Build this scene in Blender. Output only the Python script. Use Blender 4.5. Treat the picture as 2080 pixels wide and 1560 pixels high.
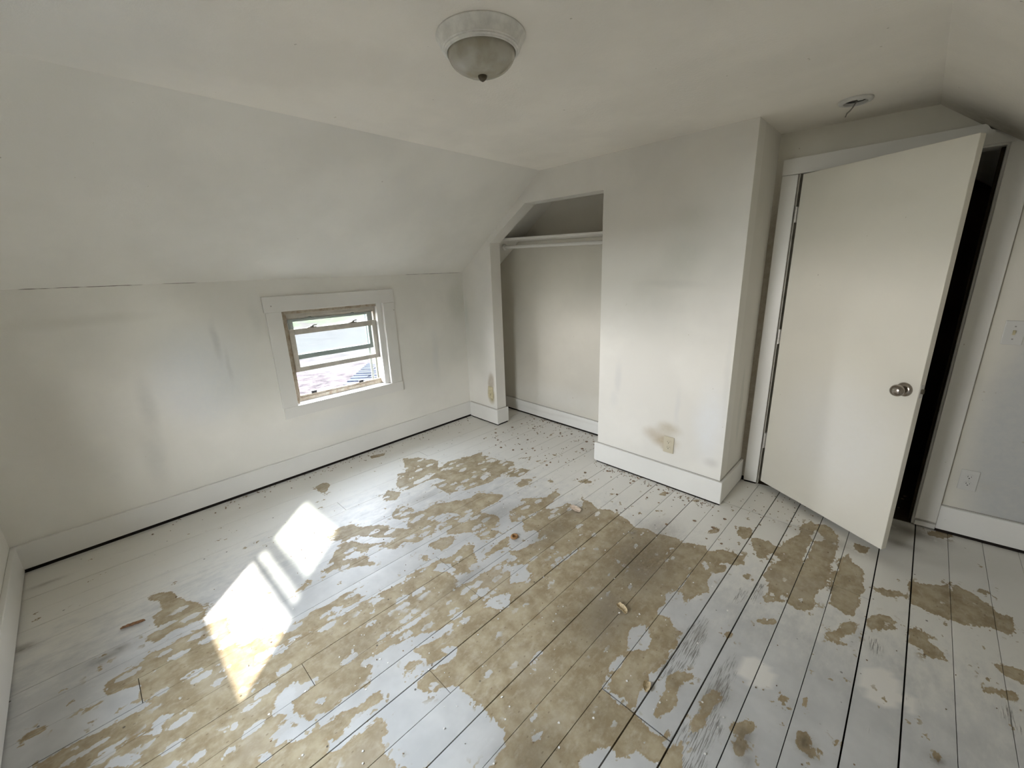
import bpy, bmesh, math, random
from mathutils import Vector, Matrix, noise as mnoise
random.seed(7)
SC = bpy.context.scene
COL = SC.collection
for o in list(bpy.data.objects): bpy.data.objects.remove(o)

# ------------------------------------------------------------------ camera
CX, CY, CZ = 3.0892, 0.489, 1.4583
YAW, PITCH, ROLL, FPX = 0.771, -0.2706, -0.0358, 837.3751
def _axes():
    cy, sy = math.cos(YAW), math.sin(YAW); cp, sp = math.cos(PITCH), math.sin(PITCH)
    f = Vector((-sy*cp, cy*cp, sp)); r = Vector((cy, sy, 0)); u = r.cross(f)
    cr, sr = math.cos(ROLL), math.sin(ROLL)
    return cr*r + sr*u, -sr*r + cr*u, f
_r, _u, _f = _axes()
cam_data = bpy.data.cameras.new('camera'); cam = bpy.data.objects.new('camera', cam_data); COL.objects.link(cam)
cam_data.sensor_width = 36.0; cam_data.lens = FPX/2080*36.0; cam_data.clip_start = 0.03; cam_data.clip_end = 500
cam.matrix_world = Matrix(((_r.x, _u.x, -_f.x, CX), (_r.y, _u.y, -_f.y, CY), (_r.z, _u.z, -_f.z, CZ), (0, 0, 0, 1)))
SC.camera = cam

# ------------------------------------------------------------------ light and exposure
SUN_EL, SUN_DIR = math.radians(36.0), Vector((0.696, -0.718))      # towards the sun, horizontal part
SUN_STRENGTH, SKY_STRENGTH, EXPOSURE = 1.6, 5.0, 3.45
world = bpy.data.worlds.new('sky'); SC.world = world; world.use_nodes = True
wn = world.node_tree; wn.nodes.clear()
wo = wn.nodes.new('ShaderNodeOutputWorld'); wb = wn.nodes.new('ShaderNodeBackground')
wtc = wn.nodes.new('ShaderNodeTexCoord'); wsx = wn.nodes.new('ShaderNodeSeparateXYZ'); wr_ = wn.nodes.new('ShaderNodeValToRGB')   # bright hazy sky, a little bluer overhead
wr_.color_ramp.elements[0].position = 0.0; wr_.color_ramp.elements[0].color = (1.0, 0.97, 0.975, 1)
wr_.color_ramp.elements[1].position = 0.7; wr_.color_ramp.elements[1].color = (0.80, 0.885, 1.0, 1)
wb.inputs['Strength'].default_value = SKY_STRENGTH
wn.links.new(wtc.outputs['Generated'], wsx.inputs[0]); wn.links.new(wsx.outputs['Z'], wr_.inputs[0]); wn.links.new(wr_.outputs[0], wb.inputs['Color']); wn.links.new(wb.outputs[0], wo.inputs['Surface'])
sun_l = bpy.data.lights.new('sun', 'SUN'); sun_l.energy = SUN_STRENGTH; sun_l.angle = math.radians(1.3); sun_l.color = (1.0, 0.96, 0.90)
sun = bpy.data.objects.new('sun', sun_l); COL.objects.link(sun)
_sd = Vector((SUN_DIR.x*math.cos(SUN_EL), SUN_DIR.y*math.cos(SUN_EL), math.sin(SUN_EL)))
sun.rotation_euler = _sd.to_track_quat('Z', 'Y').to_euler(); sun.location = (8, -8, 9)
def portal(name, loc, nrm, sx, sy):
    l = bpy.data.lights.new(name, 'AREA'); l.shape = 'RECTANGLE'; l.size = sx; l.size_y = sy; l.energy = 0
    l.cycles.is_portal = True
    o = bpy.data.objects.new(name, l); COL.objects.link(o); o.location = loc
    o.rotation_euler = (-Vector(nrm)).to_track_quat('Z', 'Y').to_euler()
SC.view_settings.view_transform = 'Standard'; SC.view_settings.look = 'None'
SC.view_settings.exposure = EXPOSURE; SC.view_settings.gamma = 1.0; SC.view_settings.use_curve_mapping = False
SC.cycles.use_denoising = True
SC.cycles.max_bounces = 14; SC.cycles.diffuse_bounces = 7; SC.cycles.use_adaptive_sampling = False; SC.cycles.glossy_bounces = 4; SC.cycles.transparent_max_bounces = 12
SC.cycles.sample_clamp_indirect = 8.0; SC.cycles.caustics_reflective = False; SC.cycles.caustics_refractive = False

# ------------------------------------------------------------------ room measures (metres)
L, H1, S, H, SR, XC, D = 3.0503, 1.4493, 0.9613, 2.15, 3.0344, 2.3918, 0.4336
HB, XR, XJ = 0.1554, 1.5021, 0.3943
W = 3.9957                                     # right knee wall
YCB = 3.472                                    # closet back wall
FA, FB, DK = -0.0275, -0.0021, 0.1243
GR = (H-H1)/S                                  # slope of the roof panels
def roof(x): return min(H, H1+GR*x, H1+GR*(W-x))
def DW(x, off=0.0): return L + D + DK*(x-2.4) + off
def warp(p):                                   # the old floor sags towards the door
    x, y, z = p
    return (x, y, z + max(0.0, 1-z/H)*(FA*(x-1.5)+FB*(y-1.7)))
def fdoor(p): return (p[0], DW(p[0], p[1]), p[2])     # x, offset from the door wall, z
XH = 2.5293; YH = DW(XH)-0.03
_dv = Vector((3.1761-XH, 3.1041-YH)); DOORW = _dv.length; _dv.normalize()
def fslab(p): return (XH+_dv.x*p[0]+_dv.y*p[1], YH+_dv.y*p[0]-_dv.x*p[1], p[2])   # along the door, out of its face, z

# ------------------------------------------------------------------ mesh helpers
class MB:
    def __init__(self, f=None): self.v = []; self.F = []; self.f = f
    def _add(self, vs, fs):
        n = len(self.v); self.v += [tuple(self.f(q)) if self.f else tuple(q) for q in vs]; self.F += [tuple(n+i for i in t) for t in fs]
    def box(self, x0, x1, y0, y1, z0, z1):
        self._add([(x0,y0,z0),(x1,y0,z0),(x1,y1,z0),(x0,y1,z0),(x0,y0,z1),(x1,y0,z1),(x1,y1,z1),(x0,y1,z1)],
                  [(0,3,2,1),(4,5,6,7),(0,1,5,4),(1,2,6,5),(2,3,7,6),(3,0,4,7)]); return self
    def hexa(self, a, b):                      # two matching polygons joined into a prism
        n = len(a)
        self._add(list(a)+list(b), [tuple(range(n))[::-1], tuple(range(n, 2*n))]+[(i, (i+1) % n, n+(i+1) % n, n+i) for i in range(n)]); return self
    def prism_y(self, poly, y0, y1): return self.hexa([(x, y0, z) for x, z in poly], [(x, y1, z) for x, z in poly])
    def prism_x(self, poly, x0, x1): return self.hexa([(x0, y, z) for y, z in poly], [(x1, y, z) for y, z in poly])
    def lathe(self, prof, c, seg=48, axis='z'):   # prof: (radius, height)
        ring = []
        vs = []; fs = []
        for r, h in prof:
            for k in range(seg):
                a = 2*math.pi*k/seg
                p = (r*math.cos(a), r*math.sin(a), h)
                if axis == 'x': p = (p[2], p[0], p[1])
                if axis == 'y': p = (p[0], p[2], p[1])
                vs.append((c[0]+p[0], c[1]+p[1], c[2]+p[2]))
        m = len(prof)
        for i in range(m-1):
            for k in range(seg):
                fs.append((i*seg+k, i*seg+(k+1) % seg, (i+1)*seg+(k+1) % seg, (i+1)*seg+k))
        if prof[0][0] > 1e-5: fs.append(tuple(range(seg))[::-1])
        if prof[-1][0] > 1e-5: fs.append(tuple((m-1)*seg+k for k in range(seg)))
        self._add(vs, fs); return self
    def tube(self, pts, r, seg=8):
        pts = [Vector(q) for q in pts]; vs = []; fs = []
        for i, q in enumerate(pts):
            t = (pts[min(i+1, len(pts)-1)]-pts[max(i-1, 0)]).normalized()
            a = t.cross(Vector((0.3, 0.2, 1) if abs(t.z) < .9 else (1, 0, 0))).normalized(); b = t.cross(a)
            for k in range(seg):
                th = 2*math.pi*k/seg; vs.append(q+(a*math.cos(th)+b*math.sin(th))*r)
        for i in range(len(pts)-1):
            for k in range(seg): fs.append((i*seg+k, i*seg+(k+1) % seg, (i+1)*seg+(k+1) % seg, (i+1)*seg+k))
        fs.append(tuple(range(seg))[::-1]); fs.append(tuple((len(pts)-1)*seg+k for k in range(seg)))
        self._add(vs, fs); return self
    def build(self, name, mat, parent=None, bevel=0.0, smooth=False, dowarp=True, seg=2):
        pts = [Vector(warp(q)) if dowarp else Vector(q) for q in self.v]
        if parent is not None: org = wloc(parent)
        else:
            org = Vector((sum(q.x for q in pts)/len(pts), sum(q.y for q in pts)/len(pts), min(q.z for q in pts)))
        me = bpy.data.meshes.new(name); me.from_pydata([tuple(q-org) for q in pts], [], self.F); me.update()
        bm = bmesh.new(); bm.from_mesh(me)
        bmesh.ops.recalc_face_normals(bm, faces=bm.faces)
        if bevel > 0:
            es = [e for e in bm.edges if len(e.link_faces) == 2 and e.calc_face_angle(0) > 0.5]
            bmesh.ops.bevel(bm, geom=es, offset=bevel, segments=seg, affect='EDGES', profile=0.5, clamp_overlap=True)
        bm.to_mesh(me); bm.free()
        if smooth:
            for q in me.polygons: q.use_smooth = True
            me.set_sharp_from_angle(angle=math.radians(40))
        o = bpy.data.objects.new(name, me); COL.objects.link(o)
        if mat: me.materials.append(mat)
        if parent is not None:
            o.parent = parent
            if parent.type == 'EMPTY' or True: o.location = (0, 0, 0)
        else: o.location = org
        return o
def wloc(o):
    v = Vector((0, 0, 0))
    while o is not None: v += o.location; o = o.parent
    return v
def empty(name, loc, dowarp=True):
    o = bpy.data.objects.new(name, None); o.empty_display_size = 0.05; COL.objects.link(o)
    o.location = warp(loc) if dowarp else loc; return o
def tag(o, label, cat, group=None):
    o['label'] = label; o['category'] = cat
    if group: o['group'] = group
    return o
def struct(o, label=None):
    o['kind'] = 'structure'
    if label: o['label'] = label
    return o

# ------------------------------------------------------------------ material helpers
def new_mat(name):
    m = bpy.data.materials.new(name); m.use_nodes = True; nt = m.node_tree
    return m, nt, nt.nodes['Principled BSDF']
class G:
    def __init__(s, nt): s.nt = nt
    def n(s, t, **kw):
        nd = s.nt.nodes.new('ShaderNode'+t)
        for k, v in kw.items(): setattr(nd, k, v)
        return nd
    def put(s, sock, v):
        if hasattr(v, 'is_output') or isinstance(v, bpy.types.NodeSocket): s.nt.links.new(v, sock)
        else:
            if isinstance(v, (tuple, list)) and len(v) == 3 and sock.type == 'RGBA': v = (*v, 1)
            sock.default_value = v
    def math(s, op, a, b=0.0, c=None, clamp=False):
        nd = s.n('Math', operation=op, use_clamp=clamp); s.put(nd.inputs[0], a); s.put(nd.inputs[1], b)
        if c is not None: s.put(nd.inputs[2], c)
        return nd.outputs[0]
    def vmath(s, op, a, b=(0, 0, 0), out=0):
        nd = s.n('VectorMath', operation=op); s.put(nd.inputs[0], a)
        if op == 'SCALE': s.put(nd.inputs['Scale'], b)
        else: s.put(nd.inputs[1], b)
        return nd.outputs[out]
    def mix(s, f, a, b, mode='MIX'):
        nd = s.n('Mix', data_type='RGBA', blend_type=mode); s.put(nd.inputs[0], f); s.put(nd.inputs[6], a); s.put(nd.inputs[7], b); return nd.outputs[2]
    def step(s, v, a, b, lo=0.0, hi=1.0):
        nd = s.n('MapRange', interpolation_type='SMOOTHSTEP'); s.put(nd.inputs[0], v)
        for i, q in enumerate((a, b, lo, hi)): s.put(nd.inputs[i+1], q)
        return nd.outputs[0]
    def noise(s, vec, scale, detail=3.0, rough=0.55, out=0):
        nd = s.n('TexNoise'); s.put(nd.inputs['Vector'], vec); s.put(nd.inputs['Scale'], scale); s.put(nd.inputs['Detail'], detail); s.put(nd.inputs['Roughness'], rough); return nd.outputs[out]
    def voro(s, vec, scale, rnd=1.0, feature='F1', out=0):
        nd = s.n('TexVoronoi', feature=feature); s.put(nd.inputs['Vector'], vec); s.put(nd.inputs['Scale'], scale); s.put(nd.inputs['Randomness'], rnd); return nd.outputs[out]
    def pos(s): return s.n('NewGeometry').outputs['Position']
    def bump(s, h, strength, dist=0.002, nrm=None):
        nd = s.n('Bump'); s.put(nd.inputs['Height'], h); nd.inputs['Strength'].default_value = strength; nd.inputs['Distance'].default_value = dist
        if nrm is not None: s.put(nd.inputs['Normal'], nrm)
        return nd.outputs[0]
def blob(g, pos, c, r, soft=1.0, amt=1.0):      # soft ellipsoidal stain mask round c
    q = g.vmath('MULTIPLY', g.vmath('SUBTRACT', pos, c), tuple(1/k for k in r))
    ln = g.vmath('LENGTH', q, out=1)
    return g.step(ln, 1.0, 1.0-soft, 0.0, amt)
def paint_mat(name, col, blobs=(), rough=0.6, bump=0.25, scale=260, mottle=0.05, warpamt=0.055, spec=0.35, lines=()):
    m, nt, b = new_mat(name); g = G(nt); pos = g.pos()
    n1 = g.noise(pos, 2.2, 4); 
    c = g.mix(g.step(n1, 0.35, 0.65), tuple(k*(1-mottle) for k in col), tuple(min(1, k*(1+mottle*.4)) for k in col))
    if blobs:
        wv = g.vmath('SCALE', g.vmath('SUBTRACT', g.noise(pos, 5.0, 4, out=1), (0.5, 0.5, 0.5)), warpamt)
        wp = g.vmath('ADD', pos, wv)
        grit = g.step(g.noise(pos, 30, 4, 0.7), 0.2, 0.75, 0.72, 1.0)
        for (cc, rr, bc, soft, amt) in blobs:
            c = g.mix(g.math('MULTIPLY', blob(g, wp, cc, rr, soft, amt), grit), c, bc)
    for (axis, at, half, a_axis, a0, a1) in lines:   # thin cracked joints: |pos[axis]-at|<half while a0<pos[a_axis]<a1
        sp = g.n('SeparateXYZ'); g.put(sp.inputs[0], pos)
        wob = g.math('MULTIPLY', g.math('SUBTRACT', g.noise(pos, 9, 3), 0.5), 0.006)
        d = g.math('ABSOLUTE', g.math('SUBTRACT', g.math('ADD', sp.outputs[axis], wob), at))
        k = g.step(d, half, half*0.4)
        k = g.math('MULTIPLY', k, g.step(sp.outputs[a_axis], a0, a0+0.08)); k = g.math('MULTIPLY', k, g.step(sp.outputs[a_axis], a1, a1-0.08))
        k = g.math('MULTIPLY', k, g.step(g.noise(pos, 6, 2), 0.42, 0.52))
        c = g.mix(k, c, (0.09, 0.08, 0.06))
    sp = g.step(g.noise(pos, 42, 2, 0.5), 0.77, 0.80, 0, 0.6); c = g.mix(sp, c, (0.33, 0.29, 0.22))
    g.put(b.inputs['Base Color'], c); b.inputs['Roughness'].default_value = rough; b.inputs['Specular IOR Level'].default_value = spec
    if bump:
        h = g.noise(pos, scale*0.6, 3, 0.7)
        g.put(b.inputs['Normal'], g.bump(h, bump, 0.0015))
    return m
def plain(name, col, rough=0.5, metal=0.0, spec=0.5, var=0.0, vscale=20):
    m, nt, b = new_mat(name); g = G(nt)
    if var:
        n1 = g.noise(g.pos(), vscale, 4, 0.6)
        g.put(b.inputs['Base Color'], g.mix(g.step(n1, 0.3, 0.7), tuple(k*(1-var) for k in col), tuple(min(1, k*(1+var)) for k in col)))
    else: b.inputs['Base Color'].default_value = (*col, 1)
    b.inputs['Roughness'].default_value = rough; b.inputs['Metallic'].default_value = metal; b.inputs['Specular IOR Level'].default_value = spec
    return m

# ------------------------------------------------------------------ materials
WHITE = (0.785, 0.768, 0.722); PRIMER = (0.68, 0.695, 0.705); GREY = (0.50, 0.50, 0.485)
M = {}
M['ceil'] = paint_mat('ceiling_paint', (0.83, 0.795, 0.73), [((3.25, 3.5, 2.02), (0.50, 0.30, 0.25), (0.36, 0.335, 0.28), 0.9, 0.95), ((2.8, 3.5, 2.15), (0.5, 0.2, 0.2), (0.46, 0.43, 0.36), 0.9, 0.6), ((1.4, 0.6, H), (0.9, 0.6, 0.3), PRIMER, 0.9, 0.5)], bump=0.9, scale=150, rough=0.75)
M['slope'] = paint_mat('sloped_ceiling_paint', WHITE, [((0.5, 0.9, 1.8), (0.5, 0.6, 0.4), (0.70, 0.68, 0.64), 0.9, 0.35)], bump=0.3, scale=190, rough=0.7)
M['left'] = paint_mat('left_wall_paint', (0.785, 0.768, 0.718), [
    ((0, 0.93, 0.88), (0.2, 0.36, 0.42), PRIMER, 0.7, 0.85), ((0, 1.047, 1.09), (0.2, 0.03, 0.17), GREY, 0.9, 0.5), ((0, 1.085, 0.92), (0.2, 0.022, 0.16), GREY, 0.9, 0.35),
    ((0, 0.655, 0.78), (0.2, 0.06, 0.26), GREY, 0.9, 0.45), ((0, 0.62, 0.45), (0.2, 0.08, 0.25), GREY, 0.9, 0.35), ((0, 0.5, 1.28), (0.2, 0.4, 0.05), (0.6, 0.58, 0.52), 0.9, 0.4),
    ((0, 0.25, 0.75), (0.2, 0.2, 0.5), (0.66, 0.63, 0.58), 0.9, 0.5), ((0, 2.68, 0.72), (0.2, 0.06, 0.3), (0.66, 0.66, 0.64), 0.9, 0.6),
    ((0, 2.98, 1.2), (0.2, 0.16, 0.25), (0.60, 0.61, 0.56), 0.7, 0.55), ((0, 1.28, 1.2), (0.2, 0.05, 0.18), (0.62, 0.62, 0.58), 0.9, 0.5), ((0, 1.8, 0.36), (0.2, 0.5, 0.14), PRIMER, 0.9, 0.6)],
    lines=[(2, H1, 0.004, 1, -0.2, 0.85), (2, H1, 0.0035, 1, 0.72, 1.06), (2, H1, 0.003, 1, 2.3, 3.06)])
M['far'] = paint_mat('far_wall_paint', (0.755, 0.735, 0.69), [
    ((2.06, L, 1.50), (0.20, 0.2, 0.20), (0.60, 0.60, 0.55), 0.9, 0.55), ((2.10, L, 1.70), (0.13, 0.2, 0.10), (0.62, 0.62, 0.56), 0.9, 0.4), ((2.0, L, 1.34), (0.28, 0.2, 0.04), (0.62, 0.61, 0.57), 0.8, 0.5),
    ((1.655, L, 0.69), (0.045, 0.2, 0.17), (0.58, 0.58, 0.57), 0.9, 0.55), ((1.62, L, 0.53), (0.05, 0.2, 0.1), (0.62, 0.62, 0.61), 0.9, 0.4), ((2.09, L, 0.56), (0.03, 0.2, 0.18), (0.60, 0.60, 0.60), 0.9, 0.4),
    ((2.02, L, 0.305), (0.13, 0.2, 0.085), (0.42, 0.34, 0.22), 0.9, 0.95), ((2.04, L, 0.40), (0.12, 0.2, 0.07), (0.50, 0.45, 0.35), 0.9, 0.85), ((2.05, L, 0.25), (0.07, 0.2, 0.045), (0.46, 0.38, 0.25), 0.8, 0.8), ((1.93, L, 0.345), (0.10, 0.2, 0.07), (0.52, 0.46, 0.37), 0.9, 0.8),
    ((2.30, L, 0.5), (0.14, 0.2, 0.38), (0.77, 0.79, 0.82), 0.9, 0.7), ((2.37, L, 0.8), (0.03, 0.2, 0.35), (0.62, 0.62, 0.60), 0.9, 0.4), ((2.33, L, 0.24), (0.07, 0.2, 0.05), (0.50, 0.48, 0.45), 0.9, 0.5),
    ((0.332, L, 0.43), (0.055, 0.2, 0.125), (0.44, 0.39, 0.32), 0.6, 1.0), ((0.325, L, 0.31), (0.065, 0.2, 0.11), (0.40, 0.34, 0.19), 0.6, 1.0), ((0.03, L, 1.05), (0.04, 0.2, 0.3), (0.63, 0.65, 0.60), 0.9, 0.5)])
M['nook'] = paint_mat('nook_wall_paint', (0.70, 0.68, 0.63), [((XC, 3.31, 0.56), (0.2, 0.04, 0.3), (0.55, 0.55, 0.5), 0.4, 0.6), ((XC, 3.1, 0.35), (0.2, 0.12, 0.2), (0.62, 0.62, 0.6), 0.9, 0.5), ((2.5, 3.5, 2.1), (0.25, 0.2, 0.06), (0.5, 0.46, 0.38), 0.9, 0.4)])
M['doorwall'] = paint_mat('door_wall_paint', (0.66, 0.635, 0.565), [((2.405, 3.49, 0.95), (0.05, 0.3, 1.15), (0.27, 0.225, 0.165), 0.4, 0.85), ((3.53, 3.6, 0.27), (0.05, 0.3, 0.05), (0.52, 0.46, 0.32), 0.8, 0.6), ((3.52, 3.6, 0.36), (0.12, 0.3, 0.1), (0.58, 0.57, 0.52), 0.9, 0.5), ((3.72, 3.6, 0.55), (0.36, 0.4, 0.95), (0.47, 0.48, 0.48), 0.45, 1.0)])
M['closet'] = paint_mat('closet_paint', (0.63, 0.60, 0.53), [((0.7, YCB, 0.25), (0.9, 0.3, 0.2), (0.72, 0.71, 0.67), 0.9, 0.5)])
M['trim'] = paint_mat('trim_gloss_paint', (0.74, 0.725, 0.69), rough=0.42, bump=0.06, mottle=0.03, spec=0.5)
M['base'] = paint_mat('baseboard_paint', (0.76, 0.75, 0.72), [((0.8, YCB, 0.1), (0.7, 0.2, 0.02), (0.62, 0.60, 0.57), 0.9, 0.5)], rough=0.42, bump=0.06, mottle=0.04, spec=0.5)
M['seam'] = plain('dusty_caulk_line', (0.40, 0.385, 0.355), 0.9)
M['door'] = paint_mat('door_paint', (0.72, 0.69, 0.61), [((2.95, 3.3, 0.5), (0.5, 0.4, 0.5), (0.76, 0.755, 0.74), 0.8, 0.6)], rough=0.5, bump=0.12, scale=120, mottle=0.03)
M['dark'] = plain('dark_gap_shade', (0.02, 0.016, 0.014), 0.95, spec=0.1)  # near-black that puts the shade of open gaps into the colour
M['black'] = plain('black_plastic', (0.015, 0.014, 0.013), 0.5)
M['ivory'] = plain('ivory_plastic', (0.55, 0.50, 0.385), 0.35)
M['whiteplastic'] = plain('white_plastic', (0.57, 0.565, 0.54), 0.4)
M['slot'] = plain('outlet_slot_shadow', (0.03, 0.027, 0.022), 0.8)
M['nickel'] = plain('satin_nickel', (0.36, 0.32, 0.28), 0.22, metal=1.0)
M['hinge'] = plain('paint_smeared_steel', (0.60, 0.58, 0.54), 0.4, metal=0.35, var=0.12, vscale=90)
M['bronze'] = plain('dark_bronze', (0.10, 0.085, 0.06), 0.4, metal=0.7)
M['lamp_pan'] = plain('dusty_lamp_enamel', (0.70, 0.69, 0.65), 0.45, var=0.12, vscale=25)
M['wire'] = plain('grey_wire', (0.28, 0.27, 0.24), 0.6)
M['vinyl'] = plain('weathered_sash_paint', (0.50, 0.47, 0.41), 0.5, var=0.12, vscale=16)
M['alu'] = plain('grey_green_aluminium', (0.36, 0.40, 0.39), 0.4, metal=0.3)
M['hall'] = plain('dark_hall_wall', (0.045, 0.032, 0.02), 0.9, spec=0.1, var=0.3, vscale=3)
M['flake'] = plain('paint_flake_beige', (0.60, 0.48, 0.38), 0.8, var=0.2, vscale=60)
M['chip'] = plain('pale_paint_chip', (0.74, 0.72, 0.69), 0.7, var=0.1, vscale=60)
M['fibre'] = plain('tan_fibre', (0.46, 0.36, 0.22), 0.85, var=0.3, vscale=150)
M['leaf'] = plain('dry_brown_leaf', (0.25, 0.13, 0.06), 0.7, var=0.3, vscale=80)
M['ring'] = plain('brown_nut_shell', (0.27, 0.14, 0.05), 0.45, var=0.3, vscale=80)

def stained_wood():
    m, nt, b = new_mat('peeling_window_wood'); g = G(nt); pos = g.pos()
    st = g.noise(g.vmath('MULTIPLY', pos, (30, 6, 6)), 4, 4, 0.65)
    k = g.step(st, 0.25, 0.62)
    c = g.mix(k, (0.25, 0.18, 0.11), (0.42, 0.37, 0.29))
    g.put(b.inputs['Base Color'], c); b.inputs['Roughness'].default_value = 0.65; return m
M['oldwood'] = stained_wood()
def glass_mat(name, tint, extra=0.0):
    m = bpy.data.materials.new(name); m.use_nodes = True; nt = m.node_tree; nt.nodes.clear(); g = G(nt)
    t = g.n('BsdfTransparent'); t.inputs[0].default_value = (*tint, 1)
    s = g.n('BsdfGlossy'); s.inputs['Roughness'].default_value = 0.02
    lw = g.n('LayerWeight'); lw.inputs['Blend'].default_value = 0.5
    fr = g.math('MULTIPLY_ADD', g.math('POWER', lw.outputs['Facing'], 4.0), 0.5, 0.03)
    mx = g.n('MixShader'); nt.links.new(fr, mx.inputs[0]); nt.links.new(t.outputs[0], mx.inputs[1]); nt.links.new(s.outputs[0], mx.inputs[2])
    out = g.n('OutputMaterial'); nt.links.new(mx.outputs[0], out.inputs[0]); return m
M['glass'] = glass_mat('window_glass', (0.93, 0.95, 0.94)); M['stormglass'] = glass_mat('dimming_storm_glass', (0.80, 0.80, 0.815))  # storm glass is tinted to dim the outdoor light
def bowl_mat():
    m, nt, b = new_mat('alabaster_glass'); g = G(nt)
    n1 = g.noise(g.pos(), 14, 4, 0.5)
    g.put(b.inputs['Base Color'], g.mix(g.step(n1, 0.35, 0.65), (0.34, 0.315, 0.245), (0.44, 0.42, 0.36)))
    b.inputs['Roughness'].default_value = 0.18; b.inputs['Specular IOR Level'].default_value = 0.5; return m
M['bowl'] = bowl_mat()

# floorboards: worn white paint over bare tan boards; wear map rides on the boards as a colour attribute
def floor_mat():
    m, nt, b = new_mat('worn_painted_floorboard'); g = G(nt); pos = g.pos()
    at = g.n('Attribute', attribute_name='wear'); sp = g.n('SeparateColor'); nt.links.new(at.outputs['Color'], sp.inputs[0])
    bare, dirt, grain = sp.outputs[0], sp.outputs[1], sp.outputs[2]; fill = at.outputs['Alpha']
    stretch = g.vmath('MULTIPLY', pos, (1.0, 0.45, 1.0))
    nz = g.math('SUBTRACT', g.noise(stretch, 26, 4, 0.68), 0.5)
    nf = g.math('SUBTRACT', g.noise(stretch, 85, 3, 0.6), 0.5)
    v = g.math('ADD', bare, g.math('ADD', g.math('MULTIPLY', nz, 0.34), g.math('MULTIPLY', nf, 0.24)))
    edge = g.step(v, 0.485, 0.515)
    deep = g.step(bare, 0.45, 0.9)
    # white chips left in the bare zones, bare nicks in the painted zones
    c1 = g.voro(g.vmath('ADD', stretch, g.vmath('SCALE', g.noise(pos, 60, 1, out=1), 0.02)), 20)
    sx = g.n('SeparateXYZ'); g.put(sx.inputs[0], pos)
    lean = g.step(sx.outputs[0], 2.4, 1.5, 0.0, 0.17)
    chips = g.math('MULTIPLY', g.step(c1, g.math('ADD', 0.19, lean), g.math('ADD', 0.15, lean)), g.step(g.math('ADD', g.noise(pos, 5, 3), lean), 0.51, 0.60))
    c2 = g.voro(g.vmath('ADD', g.vmath('MULTIPLY', pos, (1, 0.6, 1)), g.vmath('SCALE', g.noise(pos, 70, 1, out=1), 0.03)), 17)
    nick = g.math('MULTIPLY', g.step(c2, 0.15, 0.11), g.step(g.noise(pos, 3.1, 2), 0.50, 0.56))
    near = g.step(bare, 0.10, 0.45)
    c3 = g.voro(g.vmath('ADD', stretch, g.vmath('SCALE', g.noise(pos, 40, 1, out=1), 0.06)), 26)
    nick2 = g.math('MULTIPLY', g.step(c3, 0.30, 0.24), g.math('MULTIPLY', near, g.step(g.noise(pos, 9, 3), 0.48, 0.56)))
    mask = g.math('MAXIMUM', g.math('MULTIPLY', edge, g.math('SUBTRACT', 1.0, g.math('MULTIPLY', chips, 0.9))), g.math('MAXIMUM', nick, nick2))
    # thin streaks of paint showing wood grain
    gv = g.vmath('MULTIPLY', pos, (300, 14, 1))
    gr = g.noise(gv, 1.0, 4, 0.6)
    grk = g.math('MULTIPLY', g.step(gr, 0.46, 0.60), g.step(g.math('ADD', grain, g.math('MULTIPLY', nz, 0.9)), 0.40, 0.62))
    # colours
    pm = g.noise(pos, 7, 3, 0.6)
    paint = g.mix(g.step(pm, 0.3, 0.7), (0.465, 0.465, 0.462), (0.55, 0.547, 0.54))
    paint = g.mix(g.math('MULTIPLY', g.step(g.noise(g.vmath('MULTIPLY', pos, (60, 5, 1)), 1, 3), 0.55, 0.75), 0.35), paint, (0.50, 0.50, 0.49))
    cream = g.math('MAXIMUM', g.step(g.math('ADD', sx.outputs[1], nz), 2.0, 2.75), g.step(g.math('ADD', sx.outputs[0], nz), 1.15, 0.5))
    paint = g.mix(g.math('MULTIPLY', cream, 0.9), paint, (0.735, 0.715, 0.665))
    paint = g.mix(fill, paint, (0.71, 0.685, 0.645))
    t1 = g.noise(pos, 12, 4, 0.65); t2 = g.noise(g.vmath('MULTIPLY', pos, (1, 0.5, 1)), 48, 4, 0.7)
    tan = g.mix(g.step(t1, 0.33, 0.68), (0.275, 0.212, 0.125), (0.41, 0.345, 0.232))
    tan = g.mix(g.math('MULTIPLY', g.step(t2, 0.45, 0.75), 0.55), tan, (0.49, 0.43, 0.335))
    tan = g.mix(g.math('MULTIPLY', g.step(g.noise(pos, 4, 4), 0.52, 0.7), 0.45), tan, (0.40, 0.345, 0.265))
    dk = g.step(g.voro(g.vmath('MULTIPLY', pos, (1, 0.6, 1)), 38), 0.13, 0.08); tan = g.mix(g.math('MULTIPLY', dk, 0.55), tan, (0.17, 0.12, 0.07))
    rimn = g.math('MULTIPLY', g.step(v, 0.50, 0.53), g.step(v, 0.60, 0.54))
    tan = g.mix(g.math('MULTIPLY', rimn, 0.35), tan, (0.30, 0.21, 0.11))
    col = g.mix(mask, paint, tan)
    col = g.mix(g.math('MULTIPLY', grk, g.math('SUBTRACT', 1.0, edge)), col, (0.23, 0.22, 0.205))
    dm = g.math('MULTIPLY', dirt, g.step(g.math('ADD', t1, g.math('MULTIPLY', nf, 0.5)), 0.12, 0.50))
    col = g.mix(g.math('MULTIPLY', dm, 0.85), col, (0.105, 0.078, 0.048))
    specks = g.math('MULTIPLY', g.step(g.voro(pos, 15), 0.075, 0.05), g.step(g.noise(pos, 6, 2), 0.50, 0.60))
    col = g.mix(g.math('MULTIPLY', specks, 0.85), col, (0.07, 0.055, 0.04))
    g.put(b.inputs['Base Color'], col)
    g.put(b.inputs['Roughness'], g.mix(mask, (0.40, 0.40, 0.40), (0.62, 0.62, 0.62)))
    b.inputs['Specular IOR Level'].default_value = 0.45
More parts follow.
